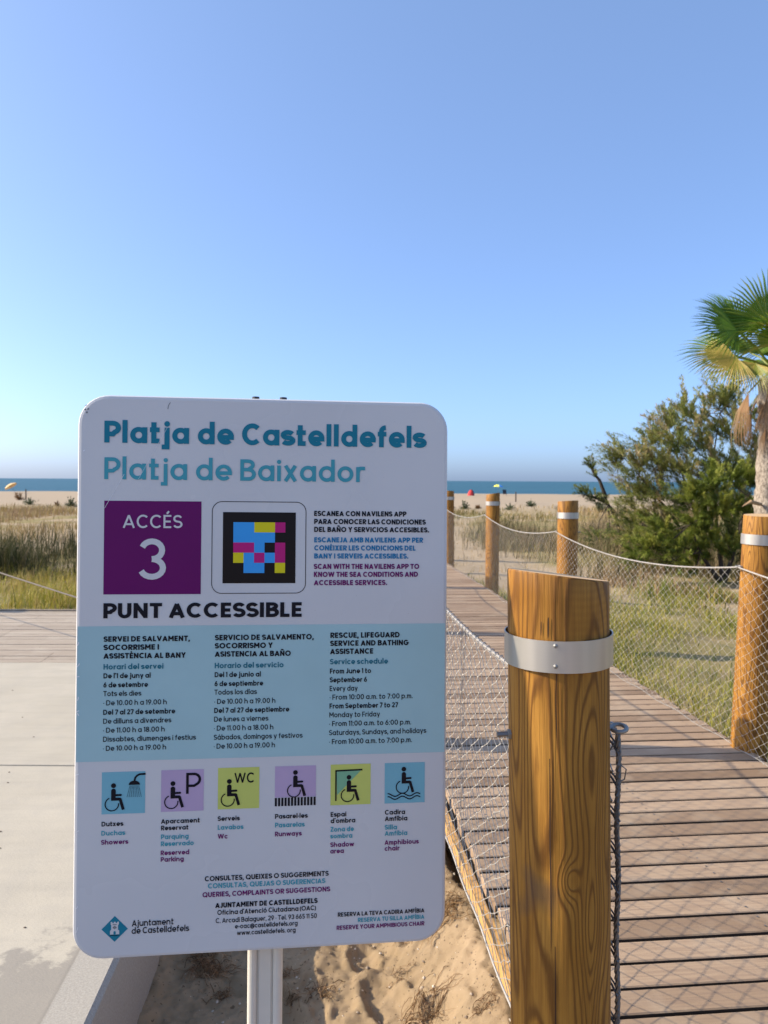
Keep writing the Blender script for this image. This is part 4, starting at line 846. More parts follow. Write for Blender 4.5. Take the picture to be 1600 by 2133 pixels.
# ------------------------------------------------------------------ rope and mesh fence
def prisms(mb, P0, P1, r, n=3):
    P0 = np.asarray(P0, float); P1 = np.asarray(P1, float); d = P1 - P0; d /= np.linalg.norm(d, axis=1)[:, None]
    up = np.where(np.abs(d[:, 2:3]) < .9, np.array([[0, 0, 1.]]), np.array([[1., 0, 0]])); a = np.cross(d, up); a /= np.linalg.norm(a, axis=1)[:, None]; b_ = np.cross(d, a)
    for i in range(len(P0)):
        vs = []
        for P in (P0[i], P1[i]):
            for k in range(n): w = 2 * math.pi * k / n; vs.append(P + (a[i] * math.cos(w) + b_[i] * math.sin(w)) * r)
        mb.add(vs, [(k, (k + 1) % n, n + (k + 1) % n, n + k) for k in range(n)])
def twisted(mb, pts, r, turns, strands=3, n=5):
    pts = [Vector(p) for p in pts]; N = len(pts)
    for s in range(strands):
        q = []
        for i, p in enumerate(pts):
            t = (pts[min(i + 1, N - 1)] - pts[max(i - 1, 0)]).normalized(); a = t.cross(Vector((0, 1, .31))).normalized(); b_ = t.cross(a); w = 2 * math.pi * (turns * i / N + s / strands)
            q.append(p + (a * math.cos(w) + b_ * math.sin(w)) * r * .52)
        mb.tube(q, r * .56, n)
def fence(label, A_, B_, sag, zb, near=0, mesh=True, group='rope fence spans beside the boardwalk', rmat='rope', rr=.0042):
    A_ = Vector(A_); B_ = Vector(B_); Ld = (B_ - A_).length; d = (B_ - A_).normalized()
    root = empty('rope_fence', (A_ + B_) / 2); tag(root, label, 'fence', group); o = (A_ + B_) / 2
    nrm = Vector((-d.y, d.x, 0))
    zt = lambda s: A_.z + (B_.z - A_.z) * s - 4 * sag * s * (1 - s)
    def pt(s, z, off=0): return A_ + d * (Ld * s) + nrm * off - o + Vector((0, 0, z - (A_.z + (B_.z - A_.z) * s)))
    rp = MB(); N = int(Ld / .012) if near else 40
    line = [pt(k / N, zt(k / N)) for k in range(N + 1)]
    if near: twisted(rp, line, .0042, Ld / .05, 3, 5)
    else: rp.tube(line, rr, 8)
    rope = rp.build('top_rope', M[rmat], root, smooth=True)
    if not mesh: return root
    px_, pz_ = .0345, .0235; nc = int(Ld / px_); nr = int((A_.z - zb) / pz_)
    def node(i, j):
        s = min(1, max(0, i / nc)); z = zb + (zt(s) - zb) * j / nr; jn = .004
        return np.array(pt(s, z + (random.uniform(-jn, jn) if 0 < j < nr else 0), random.uniform(-.004, .004)))
    nodes = {(i, j): node(i, j) for i in range(nc + 1) for j in range(nr + 1) if (i + j) % 2 == 0}
    P0, P1 = [], []
    for (i, j), p in nodes.items():
        for dj in (1, -1):
            if (i + 1, j + dj) in nodes: P0.append(p); P1.append(nodes[(i + 1, j + dj)])
    wm = MB(); prisms(wm, P0, P1, .0012 if near > 1 else .00075, 3)
    if near:
        for (i, j), p in nodes.items():
            v = Vector(p); r = .0021; wm.add([v + Vector(q) * r for q in ((1, 0, 0), (-1, 0, 0), (0, 1, 0), (0, -1, 0), (0, 0, 1.5), (0, 0, -1.5))], [(0, 2, 4), (2, 1, 4), (1, 3, 4), (3, 0, 4), (2, 0, 5), (1, 2, 5), (3, 1, 5), (0, 3, 5)])
    wm.build('wire_mesh', M['wire'], root)
    bt = MB(); bt.tube([pt(k / 40, zb + .006 * math.sin(k * .9)) for k in range(41)], .0034 if zb < 0 else .0014, 6); bt.build('bottom_rope', M['rope'], root, smooth=True)
    if near > 1:
        lc = MB(); nl = int(Ld / .046)       # lacing wrapped round the top rope
        for k in range(nl):
            s = (k + .5) / nl; c = pt(s, zt(s)); q = []
            for m_ in range(9):
                w = 2 * math.pi * m_ / 8; q.append(c + d * (m_ / 8 - .5) * .030 + nrm * .0072 * math.cos(w) + Vector((0, 0, .0072 * math.sin(w))))
            lc.tube(q, .0016, 4)
        lc.build('lacing', M['wire'], rope)
        ec = MB(); e0 = pt(0, .855) + Vector((.004, -.004, 0)); e1 = pt(0, -.06) + Vector((.018, -.004, 0)); N = 90
        twisted(ec, [e0 + (e1 - e0) * (k / N) + Vector((.0015 * math.sin(k * .33), 0, 0)) for k in range(N + 1)], .0050, 24, 3, 5)
        for k in range(16):
            c = e0 + (e1 - e0) * ((k + .4) / 16)
            ec.tube([c + Vector((0, -.004, -.010)), c + Vector((-.007, .004, .004)), c + Vector((-.014, .016, .012))], .0019, 5)
            ec.tube([c + Vector((.003, -.004, -.006)), c + Vector((-.005, .002, .010)), c + Vector((-.012, .018, .018))], .0015, 5)
        ec.tube([e0 + Vector((0, 0, -.01)), e0 + Vector((-.012, .004, -.03)), e0 + Vector((-.018, .012, -.07)), e0 + Vector((-.012, .012, -.12)), e0 + Vector((-.016, .008, -.16))], .0013, 5)
        ec.tube([e0 + Vector((.004, 0, -.05)), e0 + Vector((.014, -.002, -.058)), e0 + Vector((.012, 0, -.075)), e0 + Vector((.002, 0, -.08))], .0011, 5)
        ec.build('end_cable', M['dwire'], root)
        sm_ = MB()                                            # seam where two lengths of mesh are joined
        for off in (-.008, 0, .007): sm_.tube([pt(.50 + off * .3 + .004 * math.sin(k * 1.7 + off * 400), zb + (zt(.5) - zb) * k / 16, off * .6) for k in range(17)], .0011, 4)
        sm_.build('mesh_seam', M['wire'], root)
    return root
E = .862
fence('near laced rope and wire mesh span running from the nearest post behind the board', (.375, 1.195, E), (.138, 3.57, E), .068, -.024, 2)
fence('rope and mesh span hidden behind the board beside the platform', (.138, 3.57, E), (-.107, 6.22, E), .065, -.024)
fence('rope and mesh span hidden behind the board past the platform', (-.107, 6.22, E), (-.354, 8.90, E), .065, -.024)
fence('wire mesh span in front of the post at the right picture edge, leaving the picture', (1.905, 1.06, E), (1.668, 3.515, E), .06, .012, 1)
fence('wire mesh span with sagging rope between the right edge post and the next one', (1.668, 3.515, E), (1.364, 5.945, E), .085, .012, 1)
fence('mesh span with pale sagging rope between the two middle posts', (1.364, 5.945, E), (1.186, 8.825, E), .085, .012)
fence('far rope span between the slender post and the farthest one', (1.186, 8.825, E), (.904, 11.44, E), .085, .012)
fence('rope span beyond the farthest post, behind the board', (.904, 11.44, E), (.654, 14.1, E), .08, .012)
rp = fence('slack grey rope slanting down across the platform left of the board', (-5.2, 7.2, .86), (-.06, 3.60, .255), .03, 0, 0, False, None, 'rope_old', .0055)

# ------------------------------------------------------------------ grass
M['grass'] = leafmat('dune_grass_blades', [(0, (.045, .070, .010)), (.35, (.155, .185, .024)), (.6, (.34, .315, .045)), (.85, (.47, .37, .095)), (1, (.44, .32, .13))], .6, .3)
M['reed'] = leafmat('tall_reed_blades', [(0, (.022, .030, .008)), (.4, (.075, .080, .024)), (.7, (.20, .15, .075)), (1, (.34, .25, .15))], .65, .2)
M['straw'] = leafmat('dry_grass_blades', [(0, (.10, .10, .028)), (.4, (.28, .21, .075)), (.75, (.40, .28, .13)), (1, (.29, .185, .12))], .65, .25)
def scatter(name, label, n, xr, yr, h, mat, keep=None, tint=(.5, .2), lean=.35, wk=(.0028, .00042), clump=1.6, seed=0, hmod=None):
    x = rng.uniform(*xr, n); y = rng.uniform(*yr, n) if not callable(yr) else yr(n)
    cl = vnoise(x * clump, y * clump, 40 + seed) + .5; c2 = vnoise(x * clump * 3.1, y * clump * 3.1, 50 + seed) + .5
    c3 = vnoise(x * clump * .35 + 9, y * clump * .22, 60 + seed) + .5; p = np.clip(cl * 2.3 - .55, .03, 1) * np.clip(.35 + c2, 0, 1)
    tl = x - edge_x(y, 0); tr = x - edge_x(y, DW)
    ok = (rng.uniform(0, 1, n) < p) & ((tl < -.05) | (tr > .045))
    if keep is not None: ok &= rng.uniform(0, 1, n) < keep(x, y)
    x, y, cl, c2, c3 = x[ok], y[ok], cl[ok], c2[ok], c3[ok]; N = len(x)
    H = rng.uniform(h[0], h[1], N) * (.40 + 1.0 * cl)
    if hmod is not None: H = H * hmod(x, y)
    a = rng.uniform(0, 2 * np.pi, N); L = H * np.abs(rng.normal(lean, lean * .5, N))
    wx = np.cos(a) * L + H * .10; wy = np.sin(a) * L
    D = np.zeros((N, 2, 3)); D[:, 0] = np.stack([wx * .28, wy * .28, H * .58], 1); D[:, 1] = np.stack([wx, wy, H * np.clip(1 - .35 * (L / H) ** 2, .5, 1)], 1)
    t = np.clip(rng.normal(tint[0], tint[1], N) + (c2 - .5) * .35 + (c3 - .5) * .55, 0, 1)
    o = blades(name, np.stack([x, y, ground_z(x, y) - .01], 1), D, (wk[0] + wk[1] * y) * rng.uniform(.7, 1.3, N), t, mat)
    tag(o, label, kind='stuff'); return o
strip = lambda x, y: 1 - .93 * sstep(.05, .2, x - edge_x(y, DW)) * (1 - sstep(1.5, 2.6, x - edge_x(y, DW))) * sstep(7.6, 8.6, y) * (1 - sstep(21, 25, y))
scatter('grass', 'yellow green short grass right of the boardwalk', 60000, (1.2, 6.5), (1.5, 9.5), (.05, .19), M['grass'], strip, (.60, .2), .5, (.0022, .0005), 1.7, 1)
scatter('grass', 'green grass tufts along the right edge of the planks', 7000, (.9, 2.2), (2.5, 11), (.06, .16), M['grass'], lambda x, y: ((x - edge_x(y, DW)) < .22) * strip(x, y) ** .3 * .8, (.34, .15), .5, (.0022, .0005), 3, 2)
scatter('dune_grass', 'olive dune grass mounds behind the middle posts', 26000, (1.8, 8.5), (10, 23), (.30, .62), M['reed'], lambda x, y: strip(x, y) * (vnoise(x * .45, y * .3, 77) > -.08), (.52, .2), .35, (.003, .0005), .9, 3)
scatter('grass', 'yellow green grass behind the platform on the left', 42000, (-9, -.2), (7.15, 11.8), (.08, .30), M['grass'], None, (.74, .24), .5, (.003, .0005), 1.2, 4)
scatter('reeds', 'tall dark reeds with brown tips on the left dune', 26000, (-10, -1.0), (11.2, 14.6), (.50, .86), M['reed'], lambda x, y: np.where(x < -3.4, 1.0, .55) * (vnoise(x * .8, y * .4, 71) > -.33), (.36, .26), .28, (.003, .00055), .8, 5, lambda x, y: .72 + .85 * vnoise(x * .55, y * .3, 72) + .3 * vnoise(x * 1.9, y, 73))
scatter('dune_grass', 'dry brown dune grass toward the beach on the left', 60000, (-26, .5), (13.5, 44), (.14, .36), M['straw'], lambda x, y: (x > -.62 * y) * (1 - sstep(33, 46, y + 8 * vnoise(x * .2, y * .2, 61))), (.58, .22), .4, (.003, .0006), .55, 6)
scatter('dune_grass', 'pale dry dune grass toward the beach on the right', 46000, (1.5, 24), (9, 44), (.12, .34), M['straw'], lambda x, y: strip(x, y) * (x < .62 * y) * (1 - sstep(33, 44, y + 8 * vnoise(x * .2, y * .2, 62))) * .8, (.42, .24), .4, (.003, .0006), .6, 7)
scatter('dune_grass', 'sparse dry grass on the sandy strip', 1500, (1.0, 5), (8.5, 22), (.05, .16), M['straw'], lambda x, y: (x - edge_x(y, DW) > .1) * 1.0, (.5, .2), .5, (.003, .0005), 1.4, 8)

scatter('weeds', 'fresh green weeds in front of the bushes behind the mesh', 5200, (2.6, 5.0), (7.6, 10.2), (.16, .34), M['grass'], lambda x, y: np.exp(-((x - 3.75 - .1 * (y - 9)) / .42) ** 2 - ((y - 9.0) / .55) ** 2), (.24, .1), .4, (.004, .0006), 2.2, 11)
scatter('dry_scrub', 'reddish brown dry scrub at the foot of the tamarisk', 9000, (2.6, 5.6), (8.4, 12.5), (.06, .24), M['straw'], lambda x, y: (vnoise(x * 1.1, y * .7, 88) > -.05) * strip(x, y), (.88, .14), .6, (.004, .0006), 1.6, 12)
# ------------------------------------------------------------------ feathery shrubs and trees
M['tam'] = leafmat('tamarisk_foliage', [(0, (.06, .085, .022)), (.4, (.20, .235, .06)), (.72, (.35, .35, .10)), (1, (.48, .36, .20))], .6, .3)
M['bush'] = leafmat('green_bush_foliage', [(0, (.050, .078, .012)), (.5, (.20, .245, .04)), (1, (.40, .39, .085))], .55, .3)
M['grey'] = leafmat('dune_shrub_foliage', [(0, (.045, .065, .03)), (.5, (.14, .17, .085)), (1, (.28, .28, .17))], .6, .2)
M['brownleaf'] = leafmat('dead_brown_foliage', [(0, (.09, .045, .015)), (.5, (.25, .14, .055)), (1, (.36, .22, .10))], .7, .1)
M['bark'] = mat_bark('dark_bark', (.035, .026, .02), (.10, .08, .062)); M['pbark'] = mat_bark('palm_bark', (.10, .075, .055), (.47, .40, .325), (1, 1, .5))
def plumes(S, Dr, Ln, nb, bl, bw, tint):
    """feathery sprays: S starts (n,3), Dr directions (n,3), Ln lengths; nb leaflets along each"""
    n = len(S); f = rng.uniform(.05, 1, (n, nb)); droop = rng.uniform(.05, .35, (n, 1))
    P = S[:, None, :] + Dr[:, None, :] * (Ln[:, None] * f)[:, :, None]; P[:, :, 2] -= droop * Ln[:, None] * f ** 2
    v = rng.normal(0, 1, (n, nb, 3)); v /= np.linalg.norm(v, axis=2)[:, :, None]
    d = Dr[:, None, :] * .85 + v * .55; d[:, :, 2] -= .25 * f; d /= np.linalg.norm(d, axis=2)[:, :, None]
    l = bl * rng.uniform(.6, 1.3, (n, nb)) * (1.15 - .5 * f); P = P + v * (.05 * Ln[:, None] * (1 - f * .6))[:, :, None]
    D1 = d * l[:, :, None]; D0 = D1 * .5; D1[:, :, 2] -= l * .12
    t = np.clip(tint[:, None] + rng.normal(0, .13, (n, nb)) + .12 * (f - .5), 0, 1)
    N = n * nb; return P.reshape(N, 3), np.stack([D0.reshape(N, 3), D1.reshape(N, 3)], 1), np.full(N, bw) * rng.uniform(.7, 1.3, N), t.ravel()
def feather_tree(name, label, cat, root, stems, blobs, nb, bl, bw, mat, tint, per=.5, r0=.05, group=None, lean=(-.35, 0, .5)):
    """stems: polylines from the root; blobs: (x, y, z, radius, number of sprays)"""
    r_ = empty(name, root); tag(r_, label, cat, group); rt = np.array(root)
    tb = MB()
    for st in stems: tb.tube([Vector(p) - Vector(root) for p in st], [r0 * (1 - .8 * k / (len(st) - 1)) for k in range(len(st))], 7)
    S, Dr, Ln, T = [], [], [], []
    ends = [np.array(p) for st in stems for p in st[len(st) // 2:]]
    for bx, by, bz, br, k in blobs:
        c = np.array((bx, by, bz)); e = min(ends, key=lambda q: np.linalg.norm(q - c))
        mid = (e + c) / 2 + rng.normal(0, .06, 3); tb.tube([Vector(q - rt) for q in (e, mid, c)], [r0 * .28, r0 * .2, r0 * .1], 5)
        for _ in range(k):
            v = rng.normal(0, 1, 3); v /= np.linalg.norm(v); off = v * br * rng.uniform(.1, .9); s = c + off * .7
            d = v * .75 + np.array(lean) + .55 * (c - rt) / max(.3, np.linalg.norm(c - rt)); d /= np.linalg.norm(d)
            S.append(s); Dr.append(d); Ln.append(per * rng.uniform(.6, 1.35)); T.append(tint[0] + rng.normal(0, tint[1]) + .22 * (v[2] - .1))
            if rng.uniform() < .3: tb.tube([Vector(c - rt), Vector(s - rt), Vector(s + d * Ln[-1] * .8 - rt)], [.006, .004, .002], 4)
    tb.build('trunk', M['bark'], r_)
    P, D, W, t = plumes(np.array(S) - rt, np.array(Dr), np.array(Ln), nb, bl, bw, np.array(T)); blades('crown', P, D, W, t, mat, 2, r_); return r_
def pz(px, py, Y): return ((px - 800) / 1560 * Y, Y, 1.26 - (py - 1003) / 1560 * Y)      # dev shorthand: metres at distance Y
g13 = -.36
# the big tamarisk: several stems fanning up to the left
big = [(1300, 950, 13.2, .20, 12), (1285, 985, 13.4, .18, 9), (1330, 985, 13.0, .30, 18), (1352, 935, 13.6, .26, 18), (1385, 895, 13.6, .26, 18), (1422, 875, 13.2, .24, 16), (1455, 880, 13.8, .24, 16), (1488, 850, 13.6, .28, 18), (1515, 838, 13.3, .20, 12), (1545, 865, 13.8, .3, 18), (1580, 880, 14, .3, 18), (1620, 880, 14, .34, 14),
       (1410, 930, 13.0, .36, 26), (1460, 930, 13.4, .36, 26), (1510, 905, 13.4, .36, 24), (1560, 930, 13.6, .4, 26), (1375, 975, 13.2, .36, 26), (1430, 990, 12.9, .4, 30), (1490, 985, 13.1, .4, 30), (1545, 990, 13.3, .4, 28), (1600, 960, 13.8, .45, 24),
       (1325, 1040, 13.4, .34, 22), (1370, 1035, 13.1, .38, 28), (1430, 1050, 13.0, .42, 30), (1490, 1050, 12.8, .42, 30), (1550, 1060, 13, .42, 26), (1345, 1095, 13.4, .36, 24), (1400, 1105, 13.2, .4, 28), (1460, 1110, 13.0, .4, 28), (1520, 1120, 13, .42, 26), (1590, 1100, 13.5, .5, 24), (1360, 1145, 13.4, .3, 16), (1430, 1155, 13.2, .34, 20), (1330, 1125, 13.2, .28, 18), (1350, 1165, 13.0, .28, 18), (1400, 1175, 12.9, .26, 14)]
blobs = [pz(a, b_, Y) + (r_, k) for a, b_, Y, r_, k in big]
rt = (pz(1480, 1185, 13.4)[0], 13.4, g13)
stems = [[rt, pz(1440, 1130, 13.4), pz(1390, 1060, 13.3), pz(1340, 1000, 13.2), pz(1300, 955, 13.2)], [rt, pz(1460, 1100, 13.4), pz(1425, 1000, 13.3), pz(1395, 910, 13.5)],
         [rt, pz(1485, 1100, 13.5), pz(1480, 980, 13.5), pz(1495, 860, 13.5)], [rt, pz(1530, 1100, 13.6), pz(1550, 990, 13.7), pz(1570, 890, 13.9)], [rt, pz(1430, 1150, 13.2), pz(1370, 1110, 13.2), pz(1340, 1090, 13.3)], [rt, pz(1560, 1120, 13.5), pz(1610, 1010, 13.8), pz(1650, 950, 14)]]
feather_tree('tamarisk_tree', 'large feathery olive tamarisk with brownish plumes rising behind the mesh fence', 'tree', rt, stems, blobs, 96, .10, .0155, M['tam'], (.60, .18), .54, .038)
# small leaning tamarisk with a bare bent trunk
rt2 = (pz(1305, 1178, 13.9)[0], 13.9, g13)
st2 = [[rt2, pz(1296, 1130, 13.9), pz(1285, 1085, 13.9), pz(1268, 1050, 13.9), pz(1256, 1025, 13.9), pz(1250, 1012, 13.9)], [pz(1262, 1036, 13.9), pz(1248, 1000, 13.9), pz(1236, 985, 13.9), pz(1226, 968, 13.9)], [pz(1266, 1046, 13.9), pz(1240, 1036, 13.9), pz(1216, 1030, 13.9)]]
bl2 = [pz(a, b_, 13.9) + (r_, k) for a, b_, r_, k in ((1232, 978, .045, 7), (1226, 966, .03, 4), (1240, 994, .04, 5), (1220, 1032, .08, 9), (1240, 1040, .10, 11), (1212, 1026, .05, 5), (1258, 1050, .09, 8), (1290, 1075, .16, 10), (1305, 1100, .18, 10), (1275, 1120, .2, 10), (1245, 1125, .22, 10))]
feather_tree('tamarisk_tree', 'small dark tamarisk with a bare bent trunk leaning left', 'tree', rt2, st2, bl2, 46, .075, .012, M['tam'], (.22, .12), .22, .040, lean=(-.25, 0, .45))
# bright green bush in front of the palm
bg_ = [(1440, 1040, .26, 18), (1480, 1010, .28, 20), (1520, 1000, .30, 20), (1560, 1010, .3, 20), (1450, 1090, .30, 22), (1500, 1070, .32, 24), (1550, 1070, .32, 24), (1600, 1060, .36, 20), (1430, 1140, .26, 18), (1480, 1140, .3, 22), (1530, 1150, .3, 22), (1590, 1140, .36, 20), (1385, 1110, .26, 18), (1360, 1145, .25, 18), (1335, 1170, .2, 14), (1405, 1165, .24, 16), (1450, 1180, .2, 12)]
rt3 = (pz(1510, 1200, 11.2)[0], 11.2, -.3)
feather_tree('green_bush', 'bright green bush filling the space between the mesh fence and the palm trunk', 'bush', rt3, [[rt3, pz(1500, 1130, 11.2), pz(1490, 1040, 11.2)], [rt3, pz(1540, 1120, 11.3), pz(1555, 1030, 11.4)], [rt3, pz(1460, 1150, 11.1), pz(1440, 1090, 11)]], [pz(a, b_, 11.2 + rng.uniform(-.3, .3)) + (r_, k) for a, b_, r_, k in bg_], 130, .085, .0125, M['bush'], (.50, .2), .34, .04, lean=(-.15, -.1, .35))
def shrub(label, px, py, Y, w, h, mat, n=1000, name='dune_shrub', group='low shrubs on the dune', tint=(.45, .2)):
    x = (px - 800) / 1560 * Y; z = float(ground_z(np.array([x]), np.array([Y]))[0])
    r_ = empty(name, (x, Y, z)); tag(r_, label, 'shrub', group)
    k = 34; a = rng.uniform(0, 2 * np.pi, k); el = rng.uniform(.15, 1.4, k); d = np.stack([np.cos(a) * np.cos(el), np.sin(a) * np.cos(el), np.sin(el)], 1)
    L = (1 / np.sqrt((np.cos(el) / (w / 2)) ** 2 + (np.sin(el) / h) ** 2)) * rng.uniform(.7, 1.1, k)
    P, D, W, t = plumes(np.zeros((k, 3)), d, L, n // k, .03 + .0016 * Y, .006 + .0007 * Y, rng.normal(tint[0], tint[1], k)); blades('crown', P, D, W, t, mat, 2, r_)
    tb = MB()
    for i in range(6): tb.tube([(0, 0, -.03), tuple(d[i] * L[i] * .5), tuple(d[i] * L[i] * .9)], [.02, .014, .006], 5)
    tb.build('stems', M['bark'], r_); return r_
shrub('grey green shrub on the far left dune below the brown stump of dry growth', 63, 1050, 44, 1.0, .55, M['grey'])
shrub('rounded green shrub touching the left edge of the board', 147, 1048, 43, .85, .75, M['grey'], tint=(.35, .2))
shrub('small brownish tuft left of the rounded green shrub', 118, 1050, 43, .35, .45, M['brownleaf'], 500)
shrub('orange brown dry shrub beside a thin beach post', 40, 1043, 56, 1.0, .85, M['brownleaf'], 900, tint=(.6, .2))
shrub('olive shrub between the two farthest timber posts', 968, 1052, 42, .75, .55, M['grey'])
shrub('small brown tuft right of the olive shrub between the posts', 996, 1055, 42, .35, .35, M['brownleaf'], 500)
shrub('yellowish shrub just right of the slender post', 1062, 1052, 40, .8, .45, M['grey'], tint=(.7, .2))
shrub('low green shrub left of the third post on the beach edge', 1105, 1048, 46, .9, .5, M['grey'])
shrub('dark green shrub behind the third post top', 1250, 1050, 38, 2.0, .75, M['grey'], 1400, tint=(.25, .2))

# ------------------------------------------------------------------ fan palm
M['frond'] = leafmat('fan_palm_leaf', [(0, (.028, .075, .009)), (.5, (.10, .19, .018)), (.8, (.24, .28, .04)), (1, (.46, .36, .09))], .42, .3)
M['dead'] = leafmat('dead_palm_leaf', [(0, (.075, .038, .016)), (.5, (.25, .14, .065)), (1, (.45, .31, .18))], .7, .1)
palm = empty('fan_palm', (5.10, 10.0, -.3)); tag(palm, 'fan palm with shaggy dead leaves under its green crown at the right picture edge', 'palm tree')
CR = Vector((.06, 0, 3.06))
tk = MB(); n = 20; rows = 64; vs = []
for j in range(rows + 1):
    z = 3.0 * j / rows; rr = .155 - .02 * z / 3 + (.03 if z > 2.3 else 0)
    for k in range(n):
        a = 2 * math.pi * k / n; w = rr * (1 + .09 * math.sin(z * 42 + 3 * math.sin(a * 3 + z * 4)) * .6 + .30 * float(vnoise(k * .8 + 7, z * 10, 90)))
        vs.append((w * math.cos(a) + .06 * (z / 3) ** 2, w * math.sin(a), z - .05))
tk.add(vs, [(j * n + k, j * n + (k + 1) % n, (j + 1) * n + (k + 1) % n, (j + 1) * n + k) for j in range(rows) for k in range(n)]); tk.build('trunk', M['pbark'], palm, smooth=True)
def fan(d, pet, rad, tn, spread=118, dead=False, nseg=40, nrm=None, cup=.12, bd=None):
    """one fan leaf: petiole along d, then pleated segments round its tip"""
    pd = Vector(d).normalized(); d = Vector(bd).normalized() if bd else pd; s = d.cross(Vector((0, 0, 1))); s = s.normalized() if s.length > .05 else Vector((1, 0, 0)); u = s.cross(d).normalized()
    if nrm is not None: u = Vector(nrm).normalized(); s = d.cross(u).normalized(); u = s.cross(d).normalized()
    fb = MB(); b0 = CR + pd * .05; b1 = CR + pd * pet * .55 + Vector((0, 0, .03)); H = CR + pd * pet
    pb = MB(); pb.tube([b0, b1, H], [.018, .013, .009], 5, 0, .75 if not dead else .4)
    for i in range(nseg):
        f = (i / (nseg - 1) - .5) * 2; a = R(spread) * f; L = rad * (.62 + .38 * math.cos(a * .62)) * random.uniform(.92, 1.06)
        dr = d * math.cos(a) + s * math.sin(a); side = s * math.cos(a) - d * math.sin(a)
        up = u * (cup * L) * (1 if i % 1 == 0 else 0); w0 = L * R(spread) * 2 / nseg * .5
        g = (.10 if not dead else .55) * L
        p1 = H + dr * L * .45 + u * cup * L * .35; p2 = H + dr * L * .74 + u * cup * L * .3 + Vector((0, 0, -g * .30)); p3 = H + dr * L * (1 if not dead else .8) + Vector((0, 0, -g))
        pl = u * (w0 * .35)
        wa, wb = w0 * .46, w0 * .34
        t = min(1, max(0, tn + (0 if dead else .10) + random.gauss(0, .10) + (.22 if abs(f) > .86 and random.random() < .5 else 0)))
        fb.add([H, p1 - side * wa, p1 + pl, p1 + side * wa, p2 - side * wb, p2 + pl * .8, p2 + side * wb, p3], [(0, 2, 1), (0, 3, 2), (1, 2, 5, 4), (2, 3, 6, 5), (4, 5, 7), (5, 6, 7)], 0, t)
    nm = 'dead_frond' if dead else 'frond'
    o = fb.build(nm, M['dead' if dead else 'frond'], palm, tint=True); pb.build('petiole', M['dead' if dead else 'frond'], o, tint=True)
for az, el, pet, rad, tn in ( (255, 35, .5, .75, .5), (300, 15, .5, .75, .45), (335, 35, .5, .75, .45), (10, 15, .5, .75, .45), (40, 45, .5, .75, .45), (75, 15, .5, .75, .45), (110, 35, .5, .75, .45)):
    a, e = R(az), R(el); dv = Vector((math.cos(a) * math.cos(e), math.sin(a) * math.cos(e), math.sin(e)))
    fan(dv, pet, rad, tn)
for pd_, pet, rad, tn, sp, bd, nr_ in (((-.73, -.15, .66), .74, .74, .33, 100, (-.78, -.05, .55), (.25, -.8, .55)), ((-.25, -.2, .92), .62, .78, .45, 105, (-.28, 0, .95), (-.2, -.85, .4)), ((-.55, .3, .75), .66, .76, .38, 100, (-.55, .2, .8), (.1, -.8, .5)), ((-.96, -.25, .22), .60, .58, .88, 88, (-.92, -.1, -.38), (-.1, -.75, .6)), ((-.8, -.5, .1), .42, .5, .80, 80, (-.55, -.3, -.75), (-.5, -.8, .2)), ((-.85, .4, .4), .6, .7, .5, 95, (-.95, .2, .1), (0, -.7, .7)), ((-.1, -.8, .55), .6, .7, .5, 100, (-.2, -.75, .3), (0, -.4, .9))):
    fan(pd_, pet, rad, tn, sp, nrm=nr_, bd=bd)
for az, el, pet, rad, sp in ((184, -42, .46, .60, 26), (206, -66, .34, .42, 20), (228, -55, .52, .40, 24), (262, -70, .38, .55, 22), (300, -52, .44, .5, 28), (350, -60, .5, .45, 24), (60, -56, .45, .5, 28), (140, -64, .60, .38, 20), (215, -78, .80, .30, 18), (245, -80, .72, .34, 20)):
    a, e = R(az), R(el); pd_ = Vector((math.cos(a) * math.cos(e), math.sin(a) * math.cos(e), math.sin(e)))
    fan(pd_, pet, rad, .35 + .3 * random.random(), sp, True, 15, cup=.16, bd=(math.cos(a) * .10 + random.gauss(0, .12), math.sin(a) * .10, -1), nrm=(math.cos(a + random.gauss(0, .5)), math.sin(a + random.gauss(0, .5)), .1))
st = MB(); st.tube([(-.12, -.12, 1.27), (-.28, -.16, 1.31), (-.40, -.17, 1.245)], [.022, .028, .004], 6, 0, .8); st.build('leaf_stub', M['dead'], palm, tint=True)

# ------------------------------------------------------------------ beach things far off
def gz(x, y): return float(ground_z(np.array([x], float), np.array([y], float))[0])
def parasol(label, x, y, w, colors, tilt, hgt=1.85, group='beach parasols'):
    r_ = empty('beach_parasol', (x, y, gz(x, y))); r_.rotation_euler = (0, tilt, 0); tag(r_, label, 'parasol', group)
    p = MB(); p.tube([(0, 0, -.3), (0, 0, hgt)], .018, 6); p.build('pole', M['dwire'], r_)
    c = MB(); n = 8
    for k in range(n):
        a0, a1 = 2 * math.pi * k / n, 2 * math.pi * (k + 1) / n; P = []
        for f, zz in ((0, 0), (.35, -.04), (.7, -.15), (1, -.34)): P.append(((w / 2 * f * math.cos(a0), w / 2 * f * math.sin(a0), hgt + zz), (w / 2 * f * math.cos(a1), w / 2 * f * math.sin(a1), hgt + zz)))
        for i in range(3): c.add([P[i][0], P[i + 1][0], P[i + 1][1], P[i][1]] if i else [P[0][0], P[1][0], P[1][1]], [(0, 1, 2, 3) if i else (0, 1, 2)], k % len(colors))
    c.build('canopy', colors, r_); return r_
fab = lambda nm, c: plain(nm, c, .8, 0, .2, .08)
parasol('orange beach parasol tilted over on the far left shore', -49.2, 100, 1.75, [fab('orange_canvas', (.85, .60, .30))], R(-34), 1.45)
parasol('blue and yellow beach parasol by the water', 15.9, 105, 1.45, [fab('yellow_canvas', (.75, .72, .08)), fab('yellow_canvas_pale', (.70, .72, .15)), fab('blue_canvas', (.10, .35, .75)), fab('blue_canvas_deep', (.08, .28, .65))], R(5), 1.6)
